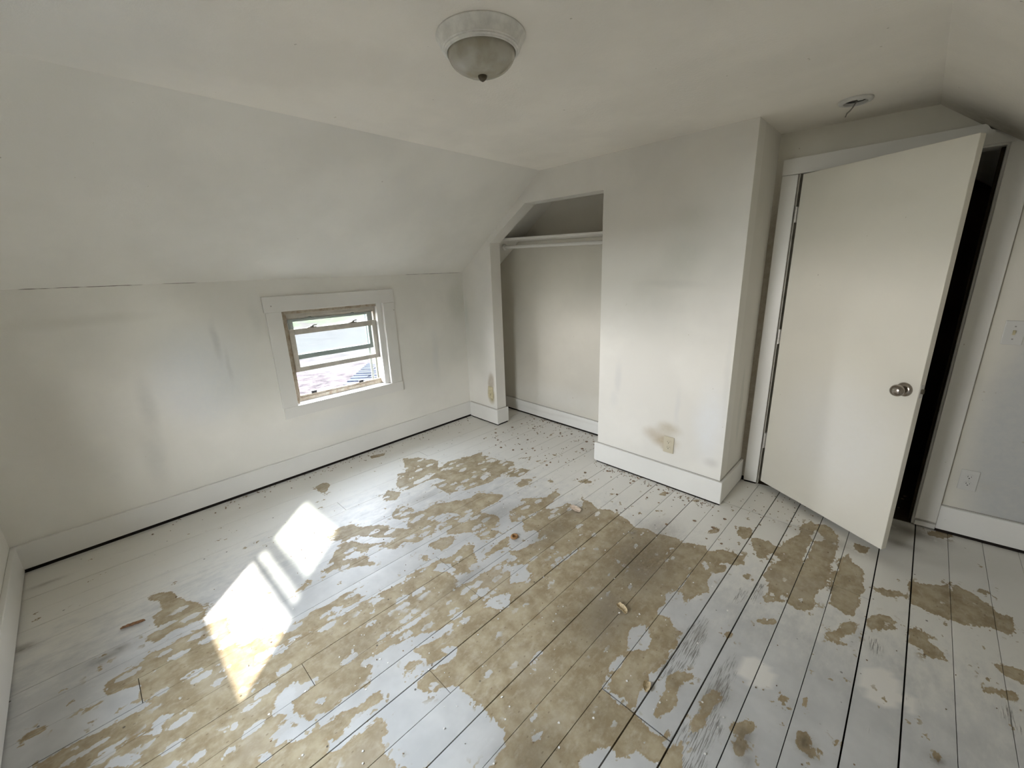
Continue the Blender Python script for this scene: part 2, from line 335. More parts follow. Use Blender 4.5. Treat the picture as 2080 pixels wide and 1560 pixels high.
    h = g.noise(g.vmath('MULTIPLY', pos, (1, 0.5, 1)), 55, 2, 0.65)
    g.put(b.inputs['Normal'], g.bump(h, 0.35, 0.0010))
    return m
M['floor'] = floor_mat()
BARE=[(1,[0.683,0.422,0.688,0.458,0.726,0.509,0.805,0.535,0.82,0.57,0.823,0.541,0.884,0.569,0.979,0.608,1.029,0.589,1.036,0.543,1.013,0.495,1.013,0.478,1.032,0.446,1.036,0.426,1.005,0.389,0.97,0.397,0.969,0.438,0.913,0.428,0.849,0.431,0.841,0.471,0.76,0.463,0.726,0.431]),
(1,[1.159,0.252,1.127,0.26,1.112,0.299,1.113,0.341,1.097,0.361,1.083,0.4,1.099,0.438,1.09,0.508,1.092,0.595,1.11,0.664,1.243,0.642,1.32,0.659,1.339,0.708,1.339,0.764,1.926,0.584,1.369,0.061,1.335,0.09,1.316,0.095,1.325,0.127,1.325,0.165,1.331,0.205,1.342,0.252,1.343,0.296,1.347,0.328,1.352,0.361,1.33,0.37,1.298,0.346,1.222,0.349,1.21,0.319,1.201,0.273]),
(-1,[1.478,0.354,1.435,0.371,1.428,0.392,1.446,0.42,1.467,0.39,1.494,0.374]),
(-1,[1.425,0.225,1.426,0.26,1.434,0.308,1.446,0.344,1.462,0.349,1.455,0.312,1.454,0.276,1.444,0.247]),
(-1,[1.488,0.234,1.484,0.257,1.489,0.285,1.521,0.324,1.558,0.327,1.556,0.298]),
(-1,[1.38,0.133,1.376,0.165,1.377,0.204,1.386,0.262,1.395,0.256,1.392,0.204,1.405,0.165]),
(1,[1.217,0.184,1.196,0.209,1.192,0.241,1.211,0.253,1.221,0.221,1.225,0.202]),
(1,[1.265,0.207,1.269,0.238,1.284,0.246,1.294,0.218,1.273,0.204]),
(1,[1.197,0.04,1.173,0.058,1.163,0.079,1.183,0.114,1.199,0.108,1.197,0.075,1.211,0.049]),
(1,[1.049,0.233,0.988,0.246,1.013,0.262,1.056,0.246]),
(1,[1.289,0.29,1.282,0.307,1.296,0.303]),
(1,[1.296,0.317,1.287,0.33,1.305,0.332]),
(1,[0.947,0.244,0.954,0.272,0.954,0.287,0.973,0.268]),
(1,[1.351,0.696,1.369,0.818,1.355,0.91,1.363,0.984,1.362,1.114,1.395,1.198,1.415,1.227,1.469,1.345,1.53,1.436,1.851,1.733,2.46,1.086,1.888,0.549]),
(-1,[1.377,1.106,1.378,1.182,1.386,1.257,1.474,1.349,1.497,1.314,1.486,1.239,1.474,1.156,1.473,1.095,1.479,1.034,1.471,0.982,1.458,0.944,1.442,0.972,1.45,1.036,1.456,1.08,1.447,1.12,1.443,1.147,1.409,1.115]),
(-1,[1.441,0.779,1.43,0.817,1.45,0.884,1.461,0.911,1.455,0.872,1.459,0.811,1.457,0.756,1.451,0.677,1.409,0.689,1.419,0.735]),
(-1,[1.412,0.991,1.405,1.022,1.43,1.045,1.449,1.025,1.438,0.996]),
(-1,[1.771,0.99,1.767,1.03,1.776,1.068,1.788,1.118,1.798,1.159,1.809,1.194,1.841,1.24,1.863,1.302,1.884,1.339,1.898,1.301,1.884,1.247,1.875,1.191,1.855,1.134,1.891,1.138,1.951,1.137,1.957,1.156,1.974,1.215,1.928,1.202,1.936,1.232,1.982,1.26,2.005,1.215,1.988,1.157,1.976,1.119,1.978,1.068,2.002,1.052,2.037,1.06,2.065,1.111,2.093,1.156,2.148,1.17,2.174,1.159,2.216,1.18,2.237,1.172,2.283,1.17,2.332,1.168,2.36,1.145,2.368,1.104,2.378,1.051,2.188,0.873,2.14,0.872,2.111,0.863,2.089,0.872,2.045,0.879,2.053,0.897,2.025,0.913,1.982,0.91,1.984,0.863,1.984,0.832,1.992,0.79,1.985,0.769,1.961,0.732,1.95,0.76,1.952,0.792,1.935,0.813,1.937,0.852,1.935,0.889,1.941,0.923,1.944,0.955,1.903,0.954,1.893,0.92,1.903,0.882,1.891,0.847,1.88,0.826,1.881,0.799,1.872,0.769,1.867,0.738,1.868,0.698,1.852,0.673,1.822,0.631,1.793,0.644,1.804,0.69,1.831,0.753,1.84,0.8,1.838,0.845,1.839,0.882,1.857,0.93,1.859,0.944,1.838,0.95,1.812,0.979]),
(1,[1.907,1.055,1.879,1.084,1.898,1.122,1.925,1.126,1.926,1.092,1.921,1.068]),
(-1,[1.726,1.014,1.721,1.056,1.722,1.112,1.722,1.171,1.73,1.222,1.737,1.283,1.761,1.233,1.757,1.204,1.747,1.144,1.734,1.099,1.732,1.05]),
(-1,[1.671,0.671,1.651,0.693,1.641,0.722,1.656,0.742,1.695,0.741,1.707,0.716,1.745,0.711,1.802,0.731,1.812,0.719,1.792,0.694,1.742,0.692,1.723,0.674]),
(-1,[1.761,0.639,1.759,0.674,1.788,0.696,1.784,0.666,1.772,0.639]),
(-1,[1.811,1.519,1.828,1.567,1.853,1.568,1.851,1.514]),
(-1,[1.894,1.505,1.901,1.561,1.937,1.625,1.987,1.572,1.966,1.514,1.92,1.481,1.915,1.448]),
(-1,[1.697,0.921,1.69,0.944,1.716,0.939,1.714,0.922]),
(-1,[1.668,0.96,1.676,0.971,1.696,0.956]),
(-1,[1.589,1.014,1.595,1.062,1.603,1.052,1.599,1.015]),
(-1,[1.816,0.582,1.828,0.607,1.851,0.611,1.846,0.588]),
(-1,[1.919,0.741,1.92,0.757,1.932,0.748]),
(-1,[1.772,0.776,1.771,0.794,1.789,0.822,1.793,0.803]),
(-1,[1.525,1.001,1.531,1.02,1.545,1.002]),
(1,[1.844,1.704,2.452,2.265,2.577,2.381,2.6,2.281,2.615,2.253,2.579,2.199,2.568,2.139,2.571,2.075,2.543,2.022,2.555,1.98,2.578,1.941,2.616,1.961,2.614,1.903,2.62,1.854,2.613,1.811,2.615,1.741,2.594,1.682,2.612,1.654,2.599,1.622,2.605,1.591,2.618,1.522,2.664,1.511,2.68,1.495,2.707,1.51,2.732,1.493,2.749,1.49,2.78,1.553,2.792,1.502,2.82,1.424,2.778,1.384,2.742,1.436,2.709,1.42,2.677,1.408,2.671,1.38,2.639,1.354,2.622,1.375,2.591,1.351,2.578,1.315,2.561,1.271,2.579,1.258,2.621,1.236,2.449,1.075]),
(-1,[2.504,2.302,2.508,2.217,2.539,2.183,2.551,2.124,2.547,2.053,2.527,2.008,2.488,1.981,2.463,1.985,2.484,2.052,2.475,2.113,2.47,2.151,2.488,2.209,2.49,2.278]),
(-1,[2.449,1.789,2.449,1.83,2.47,1.867,2.494,1.897,2.515,1.842,2.533,1.827,2.543,1.775,2.5,1.735,2.494,1.686,2.502,1.643,2.496,1.59,2.505,1.566,2.512,1.528,2.494,1.524,2.486,1.562,2.473,1.61,2.477,1.677,2.483,1.726,2.466,1.757]),
(-1,[2.105,1.72,2.108,1.763,2.119,1.825,2.137,1.81,2.134,1.738]),
(-1,[2.225,1.413,2.232,1.456,2.233,1.486,2.24,1.47,2.235,1.416]),
(-1,[2.197,1.815,2.209,1.842,2.223,1.815]),
(-1,[2.11,1.584,2.121,1.621,2.122,1.595]),
(-1,[2.379,1.917,2.408,1.943,2.417,1.914,2.397,1.905]),
(-1,[2.496,1.52,2.525,1.523,2.577,1.535,2.616,1.525,2.579,1.514,2.54,1.515]),
(1,[2.646,1.737,2.686,1.787,2.719,1.798,2.724,1.771,2.696,1.738,2.698,1.678,2.715,1.67,2.714,1.611,2.692,1.58,2.692,1.553,2.673,1.556,2.665,1.611,2.664,1.664,2.651,1.703]),
(1,[2.768,1.713,2.782,1.756,2.793,1.785,2.814,1.799,2.823,1.783,2.819,1.733,2.811,1.697,2.803,1.662,2.829,1.655,2.807,1.629,2.794,1.576,2.78,1.593,2.769,1.631,2.782,1.675]),
(1,[2.718,1.525,2.734,1.555,2.743,1.543,2.732,1.512]),
(-1,[2.346,1.296,2.371,1.326,2.379,1.31,2.357,1.289]),
(-1,[2.397,1.282,2.409,1.299,2.413,1.281]),
(-1,[2.417,1.213,2.427,1.252,2.43,1.235,2.426,1.216]),
(1,[2.786,2.574,2.874,2.656,3.002,2.774,3.011,2.672,2.978,2.6,2.988,2.5,2.973,2.449,2.948,2.407,2.898,2.426,2.887,2.455,2.891,2.54,2.87,2.542,2.865,2.445,2.833,2.366]),
(1,[3.015,2.786,3.13,2.892,3.146,2.745,3.119,2.69,3.126,2.657,3.128,2.592,3.108,2.529,3.083,2.523,3.064,2.534,3.036,2.545,3.031,2.619,3.023,2.652,3.034,2.715]),
(1,[3.16,2.799,3.19,2.817,3.266,2.866,3.279,2.828,3.239,2.781,3.201,2.776]),
(1,[3.164,2.554,3.193,2.617,3.224,2.637,3.272,2.621,3.254,2.595,3.262,2.57,3.214,2.533,3.2,2.488,3.18,2.501]),
(1,[3.285,2.968,3.332,2.99,3.37,3.015,3.412,3.043,3.438,3.111,3.466,3.083,3.489,3.074,3.526,3.038,3.555,3.026,3.57,2.985,3.619,2.986,3.616,2.882,3.602,2.841,3.569,2.847,3.542,2.855,3.501,2.808,3.453,2.789,3.409,2.791,3.367,2.779,3.332,2.792,3.3,2.79,3.295,2.883]),
(1,[3.288,2.602,3.325,2.653,3.348,2.625,3.391,2.649,3.355,2.592,3.369,2.574,3.4,2.551,3.412,2.506,3.388,2.505,3.351,2.484,3.333,2.518,3.297,2.523]),
(1,[3.09,2.459,3.127,2.503,3.144,2.493,3.135,2.411,3.088,2.399]),
(1,[3.048,2.354,3.072,2.393,3.104,2.406,3.099,2.37,3.079,2.335,3.132,2.361,3.119,2.334,3.09,2.314,3.061,2.318]),
(1,[3.531,2.624,3.564,2.64,3.614,2.653,3.604,2.567,3.57,2.573,3.541,2.592]),
(1,[3.493,2.476,3.514,2.483,3.538,2.481,3.582,2.522,3.587,2.462,3.558,2.453,3.53,2.455,3.496,2.429]),
(1,[3.476,2.566,3.5,2.588,3.495,2.552]),
(1,[3.5,2.518,3.518,2.528,3.513,2.507]),
(1,[3.019,1.96,3.04,1.985,3.05,1.966,3.048,1.933,3.026,1.938]),
(1,[3.363,2.051,3.379,2.069,3.384,2.048,3.37,2.015,3.36,2.025]),
(1,[3.515,3.107,3.552,3.142,3.572,3.105,3.545,3.089]),
(1,[0.265,1.378,0.241,1.448,0.298,1.476,0.397,1.391,0.327,1.37]),
(1,[0.323,2.043,0.427,2.137,0.572,2.21,0.688,2.124,0.647,2.25,0.709,2.451,0.711,2.544,0.784,2.518,0.934,2.538,1.034,2.601,1.181,2.445,1.127,2.396,1.113,2.335,1.124,2.251,1.103,2.187,1.07,2.068,1.02,1.959,0.853,1.959,0.862,2.06,0.794,2.045,0.772,1.954,0.77,1.773,0.674,1.773,0.525,1.874,0.557,1.928]),
(-1,[1.02,2.251,1.006,2.362,1.053,2.33,1.079,2.233]),
(-1,[1.112,2.286,1.12,2.365,1.144,2.316]),
(-1,[0.714,1.878,0.714,2.071,0.743,2.072,0.763,1.877]),
(1,[0.727,1.629,0.673,1.707,0.771,1.753,0.827,1.68,0.78,1.617]),
(1,[0.102,1.873,0.131,1.989,0.179,1.972,0.155,1.877]),
(1,[0.975,1.556,0.89,1.66,0.967,1.693,1.055,1.699,1.067,1.765,1.056,1.831,1.115,1.905,1.178,2.041,1.157,2.104,1.314,2.207,1.341,2.111,1.326,1.984,1.312,1.864,1.215,1.846,1.168,1.767,1.186,1.681,1.181,1.579,1.134,1.568,1.054,1.628,1.042,1.566]),
(1,[0.862,1.209,0.847,1.288,0.866,1.363,0.917,1.369,1.004,1.481,1.074,1.497,1.16,1.56,1.175,1.671,1.22,1.746,1.299,1.626,1.297,1.535,1.236,1.479,1.259,1.402,1.172,1.363,1.168,1.278,1.26,1.285,1.294,1.266,1.228,1.206,1.207,1.15,1.16,1.107,1.197,1.048,1.149,1.037,1.088,1.126,0.995,1.2,0.989,1.252,0.917,1.2]),
(-1,[1.137,1.196,1.105,1.246,1.134,1.274,1.18,1.237]),
(-1,[0.994,1.271,1.004,1.34,1.104,1.401,1.161,1.469,1.164,1.413,1.092,1.317]),
(1,[1.355,1.56,1.363,1.639,1.407,1.71,1.456,1.653,1.457,1.585,1.396,1.556]),
(1,[1.256,1.813,1.293,1.9,1.346,1.966,1.468,2.008,1.538,1.938,1.49,1.863,1.455,1.799,1.367,1.688,1.311,1.714,1.316,1.657,1.26,1.716]),
(1,[1.482,1.794,1.493,1.881,1.57,1.906,1.589,1.848,1.549,1.781]),
(1,[1.53,1.586,1.507,1.7,1.555,1.73,1.583,1.687,1.66,1.654,1.686,1.581,1.647,1.533,1.57,1.546,1.523,1.503,1.558,1.439,1.522,1.383,1.517,1.322,1.478,1.354,1.5,1.457,1.5,1.519]),
(1,[1.647,1.719,1.637,1.792,1.638,1.938,1.694,1.9,1.681,1.777,1.677,1.708]),
(1,[1.517,1.322,1.622,1.521,1.734,1.5,1.742,1.597,1.763,1.826,1.924,1.655,1.545,1.304]),
(-1,[1.734,1.5,1.603,1.504,1.66,1.522,1.708,1.578,1.698,1.689,1.695,1.764,1.712,1.861,1.756,1.833,1.742,1.717,1.745,1.578]),
(1,[1.387,1.466,1.426,1.502,1.467,1.489,1.437,1.448]),
(-1,[1.797,1.516,1.837,1.575,1.859,1.522,1.834,1.499]),
(-1,[1.769,1.718,1.799,1.77,1.842,1.724,1.793,1.703]),
(1,[1.181,0.914,1.138,0.993,1.135,1.025,1.177,0.996,1.202,0.924]),
(1,[1.458,2.105,1.485,2.167,1.424,2.246,1.54,2.372,1.532,2.489,1.588,2.457,1.604,2.332,1.618,2.252,1.682,2.346,1.671,2.413,1.781,2.419,1.729,2.524,1.802,2.513,1.869,2.481,1.925,2.533,1.98,2.512,2.038,2.513,2.128,2.465,2.175,2.508,2.243,2.493,2.353,2.55,2.38,2.518,2.477,2.579,2.514,2.545,2.559,2.6,2.613,2.584,2.659,2.652,2.683,2.562,2.642,2.524,2.591,2.501,2.581,2.42,2.587,2.368,2.589,2.313,2.607,2.277,2.576,2.207,2.565,2.147,2.568,2.082,2.543,2.022,2.545,2.006,2.021,1.52]),
(-1,[1.547,2.012,1.612,2.072,1.663,2.006,1.71,2.05,1.746,2.051,1.781,1.966,1.765,1.882,1.73,1.822]),
(-1,[1.744,1.808,1.797,1.819,1.789,1.761]),
(-1,[1.808,1.741,1.866,1.819,1.886,1.777,1.93,1.783,1.932,1.717,1.89,1.656]),
(-1,[1.974,1.789,1.98,1.888,1.992,1.999,2.01,2.121,1.994,2.121,1.972,2.006,1.966,1.887]),
(-1,[2.471,2.109,2.507,2.163,2.507,2.328,2.498,2.319,2.506,2.194,2.551,2.124,2.567,2.072,2.538,1.982,2.476,1.96,2.502,2.04]),
(-1,[2.144,2.152,2.168,2.161,2.265,2.151,2.254,2.135,2.196,2.137]),
(-1,[2.358,2.349,2.353,2.437,2.367,2.451,2.371,2.348]),
(-1,[2.513,2.442,2.54,2.454,2.565,2.416,2.545,2.386]),
(-1,[2.155,2.443,2.181,2.482,2.191,2.431]),
(1,[1.282,2.35,1.263,2.448,1.322,2.501,1.346,2.408,1.324,2.343]),
(1,[1.128,2.447,1.145,2.565,1.211,2.574,1.233,2.468,1.179,2.395]),
(1,[1.034,2.686,1.078,2.755,1.113,2.7]),
(1,[1.128,2.713,1.221,2.797,1.217,2.711]),
(1,[1.571,2.68,1.596,2.75,1.663,2.742,1.628,2.687]),
(1,[2.071,2.897,2.092,3,2.113,2.915]),
(1,[2.237,2.969,2.296,3.023,2.301,2.988]),
(1,[2.123,2.714,2.163,2.732,2.163,2.697]),
(1,[2.451,2.73,2.48,2.804,2.501,2.761,2.473,2.705]),
(1,[2.545,2.879,2.619,2.916,2.641,2.859,2.634,2.766,2.58,2.803]),
(1,[2.64,2.814,2.713,2.839,2.734,2.802,2.758,2.693,2.723,2.673,2.681,2.726]),
(1,[0.922,3.135,0.903,3.266,0.946,3.193]),
(1,[1.81,2.68,1.846,2.713,1.846,2.682]),
(1,[2.403,2.671,2.449,2.714,2.45,2.692]),
(1,[1.168,2.895,1.211,2.92,1.21,2.889]),
(1,[1.392,2.541,1.431,2.577,1.469,2.542]),
(1,[1.529,2.322,1.556,2.366,1.571,2.321]),
(1,[2.637,2.826,2.733,2.857,2.775,2.826,2.797,2.945,2.838,3.041,2.824,3.12,2.86,3.234,2.895,3.201,2.935,3.253,3.002,3.162,3.006,3.08,3.011,2.951,2.997,2.852,3.011,2.748,2.988,2.63,2.982,2.543,2.985,2.46,2.947,2.415,2.898,2.426,2.888,2.476,2.868,2.478,2.87,2.42,2.811,2.336,2.805,2.399,2.861,2.512,2.85,2.544,2.794,2.514,2.772,2.539,2.779,2.65,2.807,2.725,2.765,2.764,2.732,2.707,2.726,2.663,2.691,2.709]),
(-1,[2.876,3.06,2.905,3.132,2.951,3.086,2.912,3.008]),
(-1,[2.886,2.798,2.895,3.006,2.907,3.003,2.904,2.815]),
(1,[3.029,2.799,3.027,2.941,3.06,3.022,3.076,2.961,3.127,2.924,3.132,2.805,3.132,2.743,3.124,2.58,3.116,2.536,3.073,2.533,3.04,2.549,3.03,2.628,3.036,2.695]),
(1,[3.068,3.151,3.13,3.153,3.117,3.062,3.086,3.072]),
(1,[3.35,3.557,3.421,3.607,3.474,3.596,3.419,3.524,3.365,3.511]),
(1,[2.509,2.541,2.568,2.609,2.66,2.627,2.678,2.581,2.639,2.533,2.618,2.526,2.575,2.474,2.556,2.408]),
(1,[2.543,2.444,2.619,2.503,2.625,2.448,2.59,2.393]),
(1,[2.697,2.492,2.732,2.525,2.746,2.47,2.711,2.46]),
(1,[2.944,1.756,2.938,1.728,2.915,1.697,2.888,1.681,2.873,1.689,2.877,1.717,2.901,1.749,2.929,1.765]),
(1,[2.938,1.671,2.939,1.643,2.929,1.621,2.914,1.619,2.902,1.637,2.9,1.665,2.91,1.688,2.926,1.69]),
(1,[3.082,1.831,3.08,1.799,3.067,1.775,3.051,1.772,3.04,1.792,3.042,1.824,3.055,1.849,3.071,1.852]),
(1,[3.112,1.811,3.109,1.788,3.098,1.769,3.084,1.764,3.076,1.777,3.078,1.801,3.09,1.821,3.104,1.825]),
(1,[3.152,1.887,3.15,1.874,3.142,1.862,3.133,1.858,3.129,1.865,3.131,1.878,3.139,1.89,3.147,1.893]),
(1,[2.997,1.933,2.994,1.918,2.985,1.904,2.973,1.898,2.966,1.905,2.968,1.92,2.978,1.935,2.99,1.94]),
(1,[2.772,2.081,2.772,2.063,2.764,2.048,2.751,2.044,2.743,2.054,2.743,2.072,2.751,2.088,2.764,2.092]),
(1,[2.892,2.286,2.886,2.261,2.864,2.233,2.839,2.217,2.825,2.224,2.831,2.249,2.853,2.278,2.879,2.294])]
DIRT=[(2.281, 2.227, 0.16, 0.28, 0.75), (2.323, 1.8, 0.12, 0.2, 0.65), (2.248, 2.529, 0.1, 0.15, 0.5), (1.791, 2.108, 0.07, 0.16, 0.55), (1.427, 2.005, 0.06, 0.12, 0.5), (1.759, 2.345, 0.06, 0.1, 0.4), (2.456, 1.169, 0.1, 0.12, 0.55), (2.288, 1.9, 0.06, 0.07, 0.6), (2.251, 1.663, 0.1, 0.1, 0.4), (1.71, 1.512, 0.03, 0.12, 0.6), (1.679, 0.97, 0.08, 0.12, 0.3), (2.139, 2.416, 0.03, 0.03, 0.8), (0.935, 1.819, 0.03, 0.1, 0.45), (3.372, 3.753, 0.14, 0.12, 1.0), (3.29, 3.486, 0.12, 0.06, 0.85), (3.253, 3.308, 0.06, 0.03, 0.6), (2.979, 3.083, 0.25, 0.06, 0.45), (2.917, 1.702, 0.022, 0.022, 1.0), (2.919, 1.658, 0.024, 0.026, 0.9), (3.065, 1.809, 0.02, 0.03, 1.0), (3.089, 1.781, 0.014, 0.016, 0.8), (3.373, 2.029, 0.014, 0.018, 0.9), (2.668, 1.985, 0.02, 0.05, 0.5), (2.797, 1.724, 0.03, 0.05, 0.45), (2.609, 1.929, 0.03, 0.05, 0.3), (3.03, 2.669, 0.012, 0.015, 0.9), (2.942, 1.624, 0.02, 0.03, 0.6), (0.666, 0.036, 0.018, 0.03, 0.9), (0.968, 0.317, 0.014, 0.018, 0.95), (0.977, 0.271, 0.02, 0.05, 0.6), (0.206, 0.097, 0.012, 0.06, 0.6), (0.757, 2.435, 0.03, 0.03, 0.3), (2.811, 1.783, 0.03, 0.05, 0.5), (2.683, 1.713, 0.02, 0.03, 0.5), (2.406, 1.131, 0.1, 0.1, 0.3), (2.527, 1.437, 0.1, 0.1, 0.25), (1.806, 0.869, 0.1, 0.2, 0.2)]
GRAIN=[(2.661, 1.9, 0.045, 0.2, 1.0), (2.634, 1.774, 0.04, 0.12, 0.8), (2.805, 1.802, 0.04, 0.22, 0.9), (2.8, 1.501, 0.06, 0.16, 1.0), (2.814, 1.63, 0.05, 0.12, 0.9), (2.731, 2.33, 0.03, 0.07, 0.8), (2.781, 2.417, 0.03, 0.1, 0.8), (2.72, 2.261, 0.03, 0.05, 0.5), (3.206, 2.393, 0.05, 0.1, 0.6), (3.193, 1.985, 0.05, 0.12, 0.4), (3.31, 2.18, 0.04, 0.16, 0.5), (3.55, 2.361, 0.04, 0.14, 0.6), (2.684, 1.618, 0.04, 0.1, 0.5), (2.853, 2.659, 0.03, 0.08, 0.4), (2.692, 2.51, 0.04, 0.05, 0.4), (1.5, 1.457, 0.03, 0.12, 0.35), (1.364, 0.294, 0.04, 0.15, 0.35)]
FILL=[(3.231, 2.212, 0.06, 0.1, 1.0), (3.309, 2.202, 0.03, 0.05, 0.8), (2.884, 1.966, 0.062, 0.078, 0.9), (3.113, 2.115, 0.03, 0.04, 0.4), (2.527, 2.584, 0.02, 0.05, 0.3)]

def _prep(p):
    q = [(p[i], p[i+1]) for i in range(0, len(p), 2)]
    return q, min(a for a, _ in q), max(a for a, _ in q), min(c for _, c in q), max(c for _, c in q)
BP = [(s,)+_prep(p) for s, p in BARE]
RNG = 0.06
def sdist(q, x, y):
    ins = False; best = 1e9; j = len(q)-1
    for i in range(len(q)):
        x0, y0 = q[j]; x1, y1 = q[i]
        if (y1 > y) != (y0 > y) and x < (x0-x1)*(y-y1)/(y0-y1)+x1: ins = not ins
        dx, dy = x1-x0, y1-y0; l2 = dx*dx+dy*dy
        t = 0 if l2 < 1e-12 else max(0, min(1, ((x-x0)*dx+(y-y0)*dy)/l2))
        d = (x-x0-t*dx)**2+(y-y0-t*dy)**2
        if d < best: best = d
        j = i
    d = math.sqrt(best); return d if ins else -d
def wear(x, y):
    v = -RNG
    for s, q, ax, bx, ay, by in BP:
        if x < ax-RNG or x > bx+RNG or y < ay-RNG or y > by+RNG: continue
        d = sdist(q, x, y)
        v = max(v, d) if s > 0 else min(v, -d)
    v = max(-RNG, min(RNG, v))
    def el(lst):
        t = 0.0
        for cx, cy, rx, ry, k in lst:
            e = ((x-cx)/rx)**2+((y-cy)/ry)**2; e *= 0.75
            if e < 4: t = max(t, k*math.exp(-1.2*e))
        return t
    return (v/RNG*0.5+0.5, el(DIRT), el(GRAIN), 1.0 if el(FILL) > 0.45 else 0.0)

# ------------------------------------------------------------------ floor
f0 = MB(); f0.box(-0.10, W+0.2, -0.12, 5.3, -0.16, -0.02)
floor = struct(f0.build('floor', M['dark']), 'worn floor of wide boards with peeling white paint')
SEAMS = [-0.08, 0.05, 0.179, 0.308, 0.438, 0.567, 0.696, 0.826, 0.957, 1.077, 1.205, 1.338, 1.472, 1.593, 1.722, 1.856, 1.978, 2.107, 2.238, 2.364, 2.494, 2.622, 2.751, 2.881, 3.013, 3.148, 3.280, 3.410, 3.542, 3.671, 3.80, 3.93, 4.06]
GAPS = {2.238: .0036, 1.978: .0032, 2.622: .0042, 2.751: .0046, 2.881: .0030, 3.148: .0042, 3.280: .0046, 1.338: .0022, 1.593: .0022, 1.856: .0024, 2.364: .0020, 2.494: .0022, 2.107: .0018, 3.013: .0022, 3.410: .0018, 3.542: .0016, 1.722: .0016, 1.472: .0016, 1.205: .0014, 1.077: .0016}
JOINTS = {10: [0.350], 12: [1.526], 14: [1.502], 16: [1.127], 20: [1.517], 21: [1.517], 19: [3.095], 22: [3.11], 24: [2.70], 26: [0.9], 13: [0.80], 8: [2.3], 5: [1.4], 3: [2.2]}
JOINTS[20] = [1.517, 3.097]; JOINTS[21] = [1.517, 3.104]
def plank(x0, x1, g0, g1, y0, y1, dz):
    nx = 7; ny = max(2, int((y1-y0)/0.02)); vs = []; fs = []; cols = []
    sk = lambda x, y: x+0.014*(y-1.5)
    for j in range(ny+1):
        y = y0+(y1-y0)*j/ny
        for i in range(nx):
            x = x0+g0/2+(x1-x0-g0/2-g1/2)*i/(nx-1)
            xx = sk(x, y); z = dz-(0.0007 if i in (0, nx-1) else 0.0)
            vs.append(warp((xx, y, z))); cols.append(wear(xx, y))
    for j in range(ny):
        for i in range(nx-1): a = j*nx+i; fs.append((a, a+1, a+nx+1, a+nx))
    n0 = len(vs)
    edge = [i for i in range(nx)]+[j*nx+nx-1 for j in range(1, ny+1)]+[ny*nx+i for i in range(nx-2, -1, -1)]+[j*nx for j in range(ny-1, 0, -1)]
    for e in edge:
        p = vs[e]; vs.append((p[0], p[1], p[2]-0.021)); cols.append((0.6, 0.9, 0, 0))
    for k in range(len(edge)):
        a, c = edge[k], edge[(k+1) % len(edge)]; fs.append((c, a, n0+k, n0+(k+1) % len(edge)))
    org = wloc(floor)
    me = bpy.data.meshes.new('floorboard'); me.from_pydata([tuple(Vector(p)-org) for p in vs], [], fs); me.update()
    at = me.color_attributes.new('wear', 'FLOAT_COLOR', 'POINT')
    at.data.foreach_set('color', [k for c in cols for k in c])
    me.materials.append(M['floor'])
    o = bpy.data.objects.new('floorboard', me); COL.objects.link(o); o.parent = floor
    return o
for i in range(len(SEAMS)-1):
    x0, x1 = SEAMS[i], SEAMS[i+1]; g0, g1 = GAPS.get(x0, .0012)*1.15, GAPS.get(x1, .0012)*1.15
    ends = [-0.03]+JOINTS.get(i, [])+[3.66]
    jg = 0.0024 if 18 < i < 23 else 0.0011
    for a, b in zip(ends[:-1], ends[1:]):
        plank(x0, x1, g0, g1, a+jg, b-jg, random.uniform(-0.0006, 0.0006))
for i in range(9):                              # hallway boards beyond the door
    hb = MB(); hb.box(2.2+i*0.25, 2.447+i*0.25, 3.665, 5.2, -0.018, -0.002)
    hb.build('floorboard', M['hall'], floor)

# ------------------------------------------------------------------ walls
T = 0.12; bt = 0.02; g0 = 0.013
wl = MB()
wy0, wy1, wz0, wz1 = 1.428, 2.207, 0.518, 1.232
wl.box(-T, 0, -T, wy0, 0.03, H1); wl.box(-T, 0, wy1, 3.6, 0.03, H1); wl.box(-T, 0, wy0, wy1, 0.03, wz0); wl.box(-T, 0, wy0, wy1, wz1, H1)
wall_left = struct(wl.build('wall_left', M['left']))
c = MB(); c.box(S-0.03, SR+0.03, -T, 5.3, H, H+0.08)
ceiling = struct(c.build('ceiling', M['ceil'], dowarp=False))
sl = MB(); sl.prism_y([(-T, H1-GR*T), (S, H), (S, H+0.09), (-T, H1-GR*T+0.1)], -T, 3.6); sl.build('sloped_ceiling', M['slope'], ceiling, dowarp=False)
sl = MB(); sl.prism_y([(SR, H), (W+T, H1-GR*T), (W+T, H1-GR*T+0.1), (SR, H+0.09)], -T, 5.3); sl.build('sloped_ceiling', M['ceil'], ceiling, dowarp=False)
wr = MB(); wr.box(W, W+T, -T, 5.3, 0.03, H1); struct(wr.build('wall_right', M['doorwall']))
# back wall, behind the camera, with the window the sun comes through
bx0, bx1, bz0, bz1 = 1.585, 2.285, 0.585, 1.46
wb_ = MB()
wb_.prism_y([(-T, 0.03), (bx0, 0.03), (bx0, H), (S, H), (-T, H1-GR*T)], -T, 0)
wb_.prism_y([(bx0, 0.03), (bx1, 0.03), (bx1, bz0), (bx0, bz0)], -T, 0); wb_.prism_y([(bx0, bz1), (bx1, bz1), (bx1, H), (bx0, H)], -T, 0)
wb_.prism_y([(bx1, 0.03), (W+T, 0.03), (W+T, H1-GR*T), (SR, H), (bx1, H)], -T, 0)
struct(wb_.build('wall_back', M['left']))
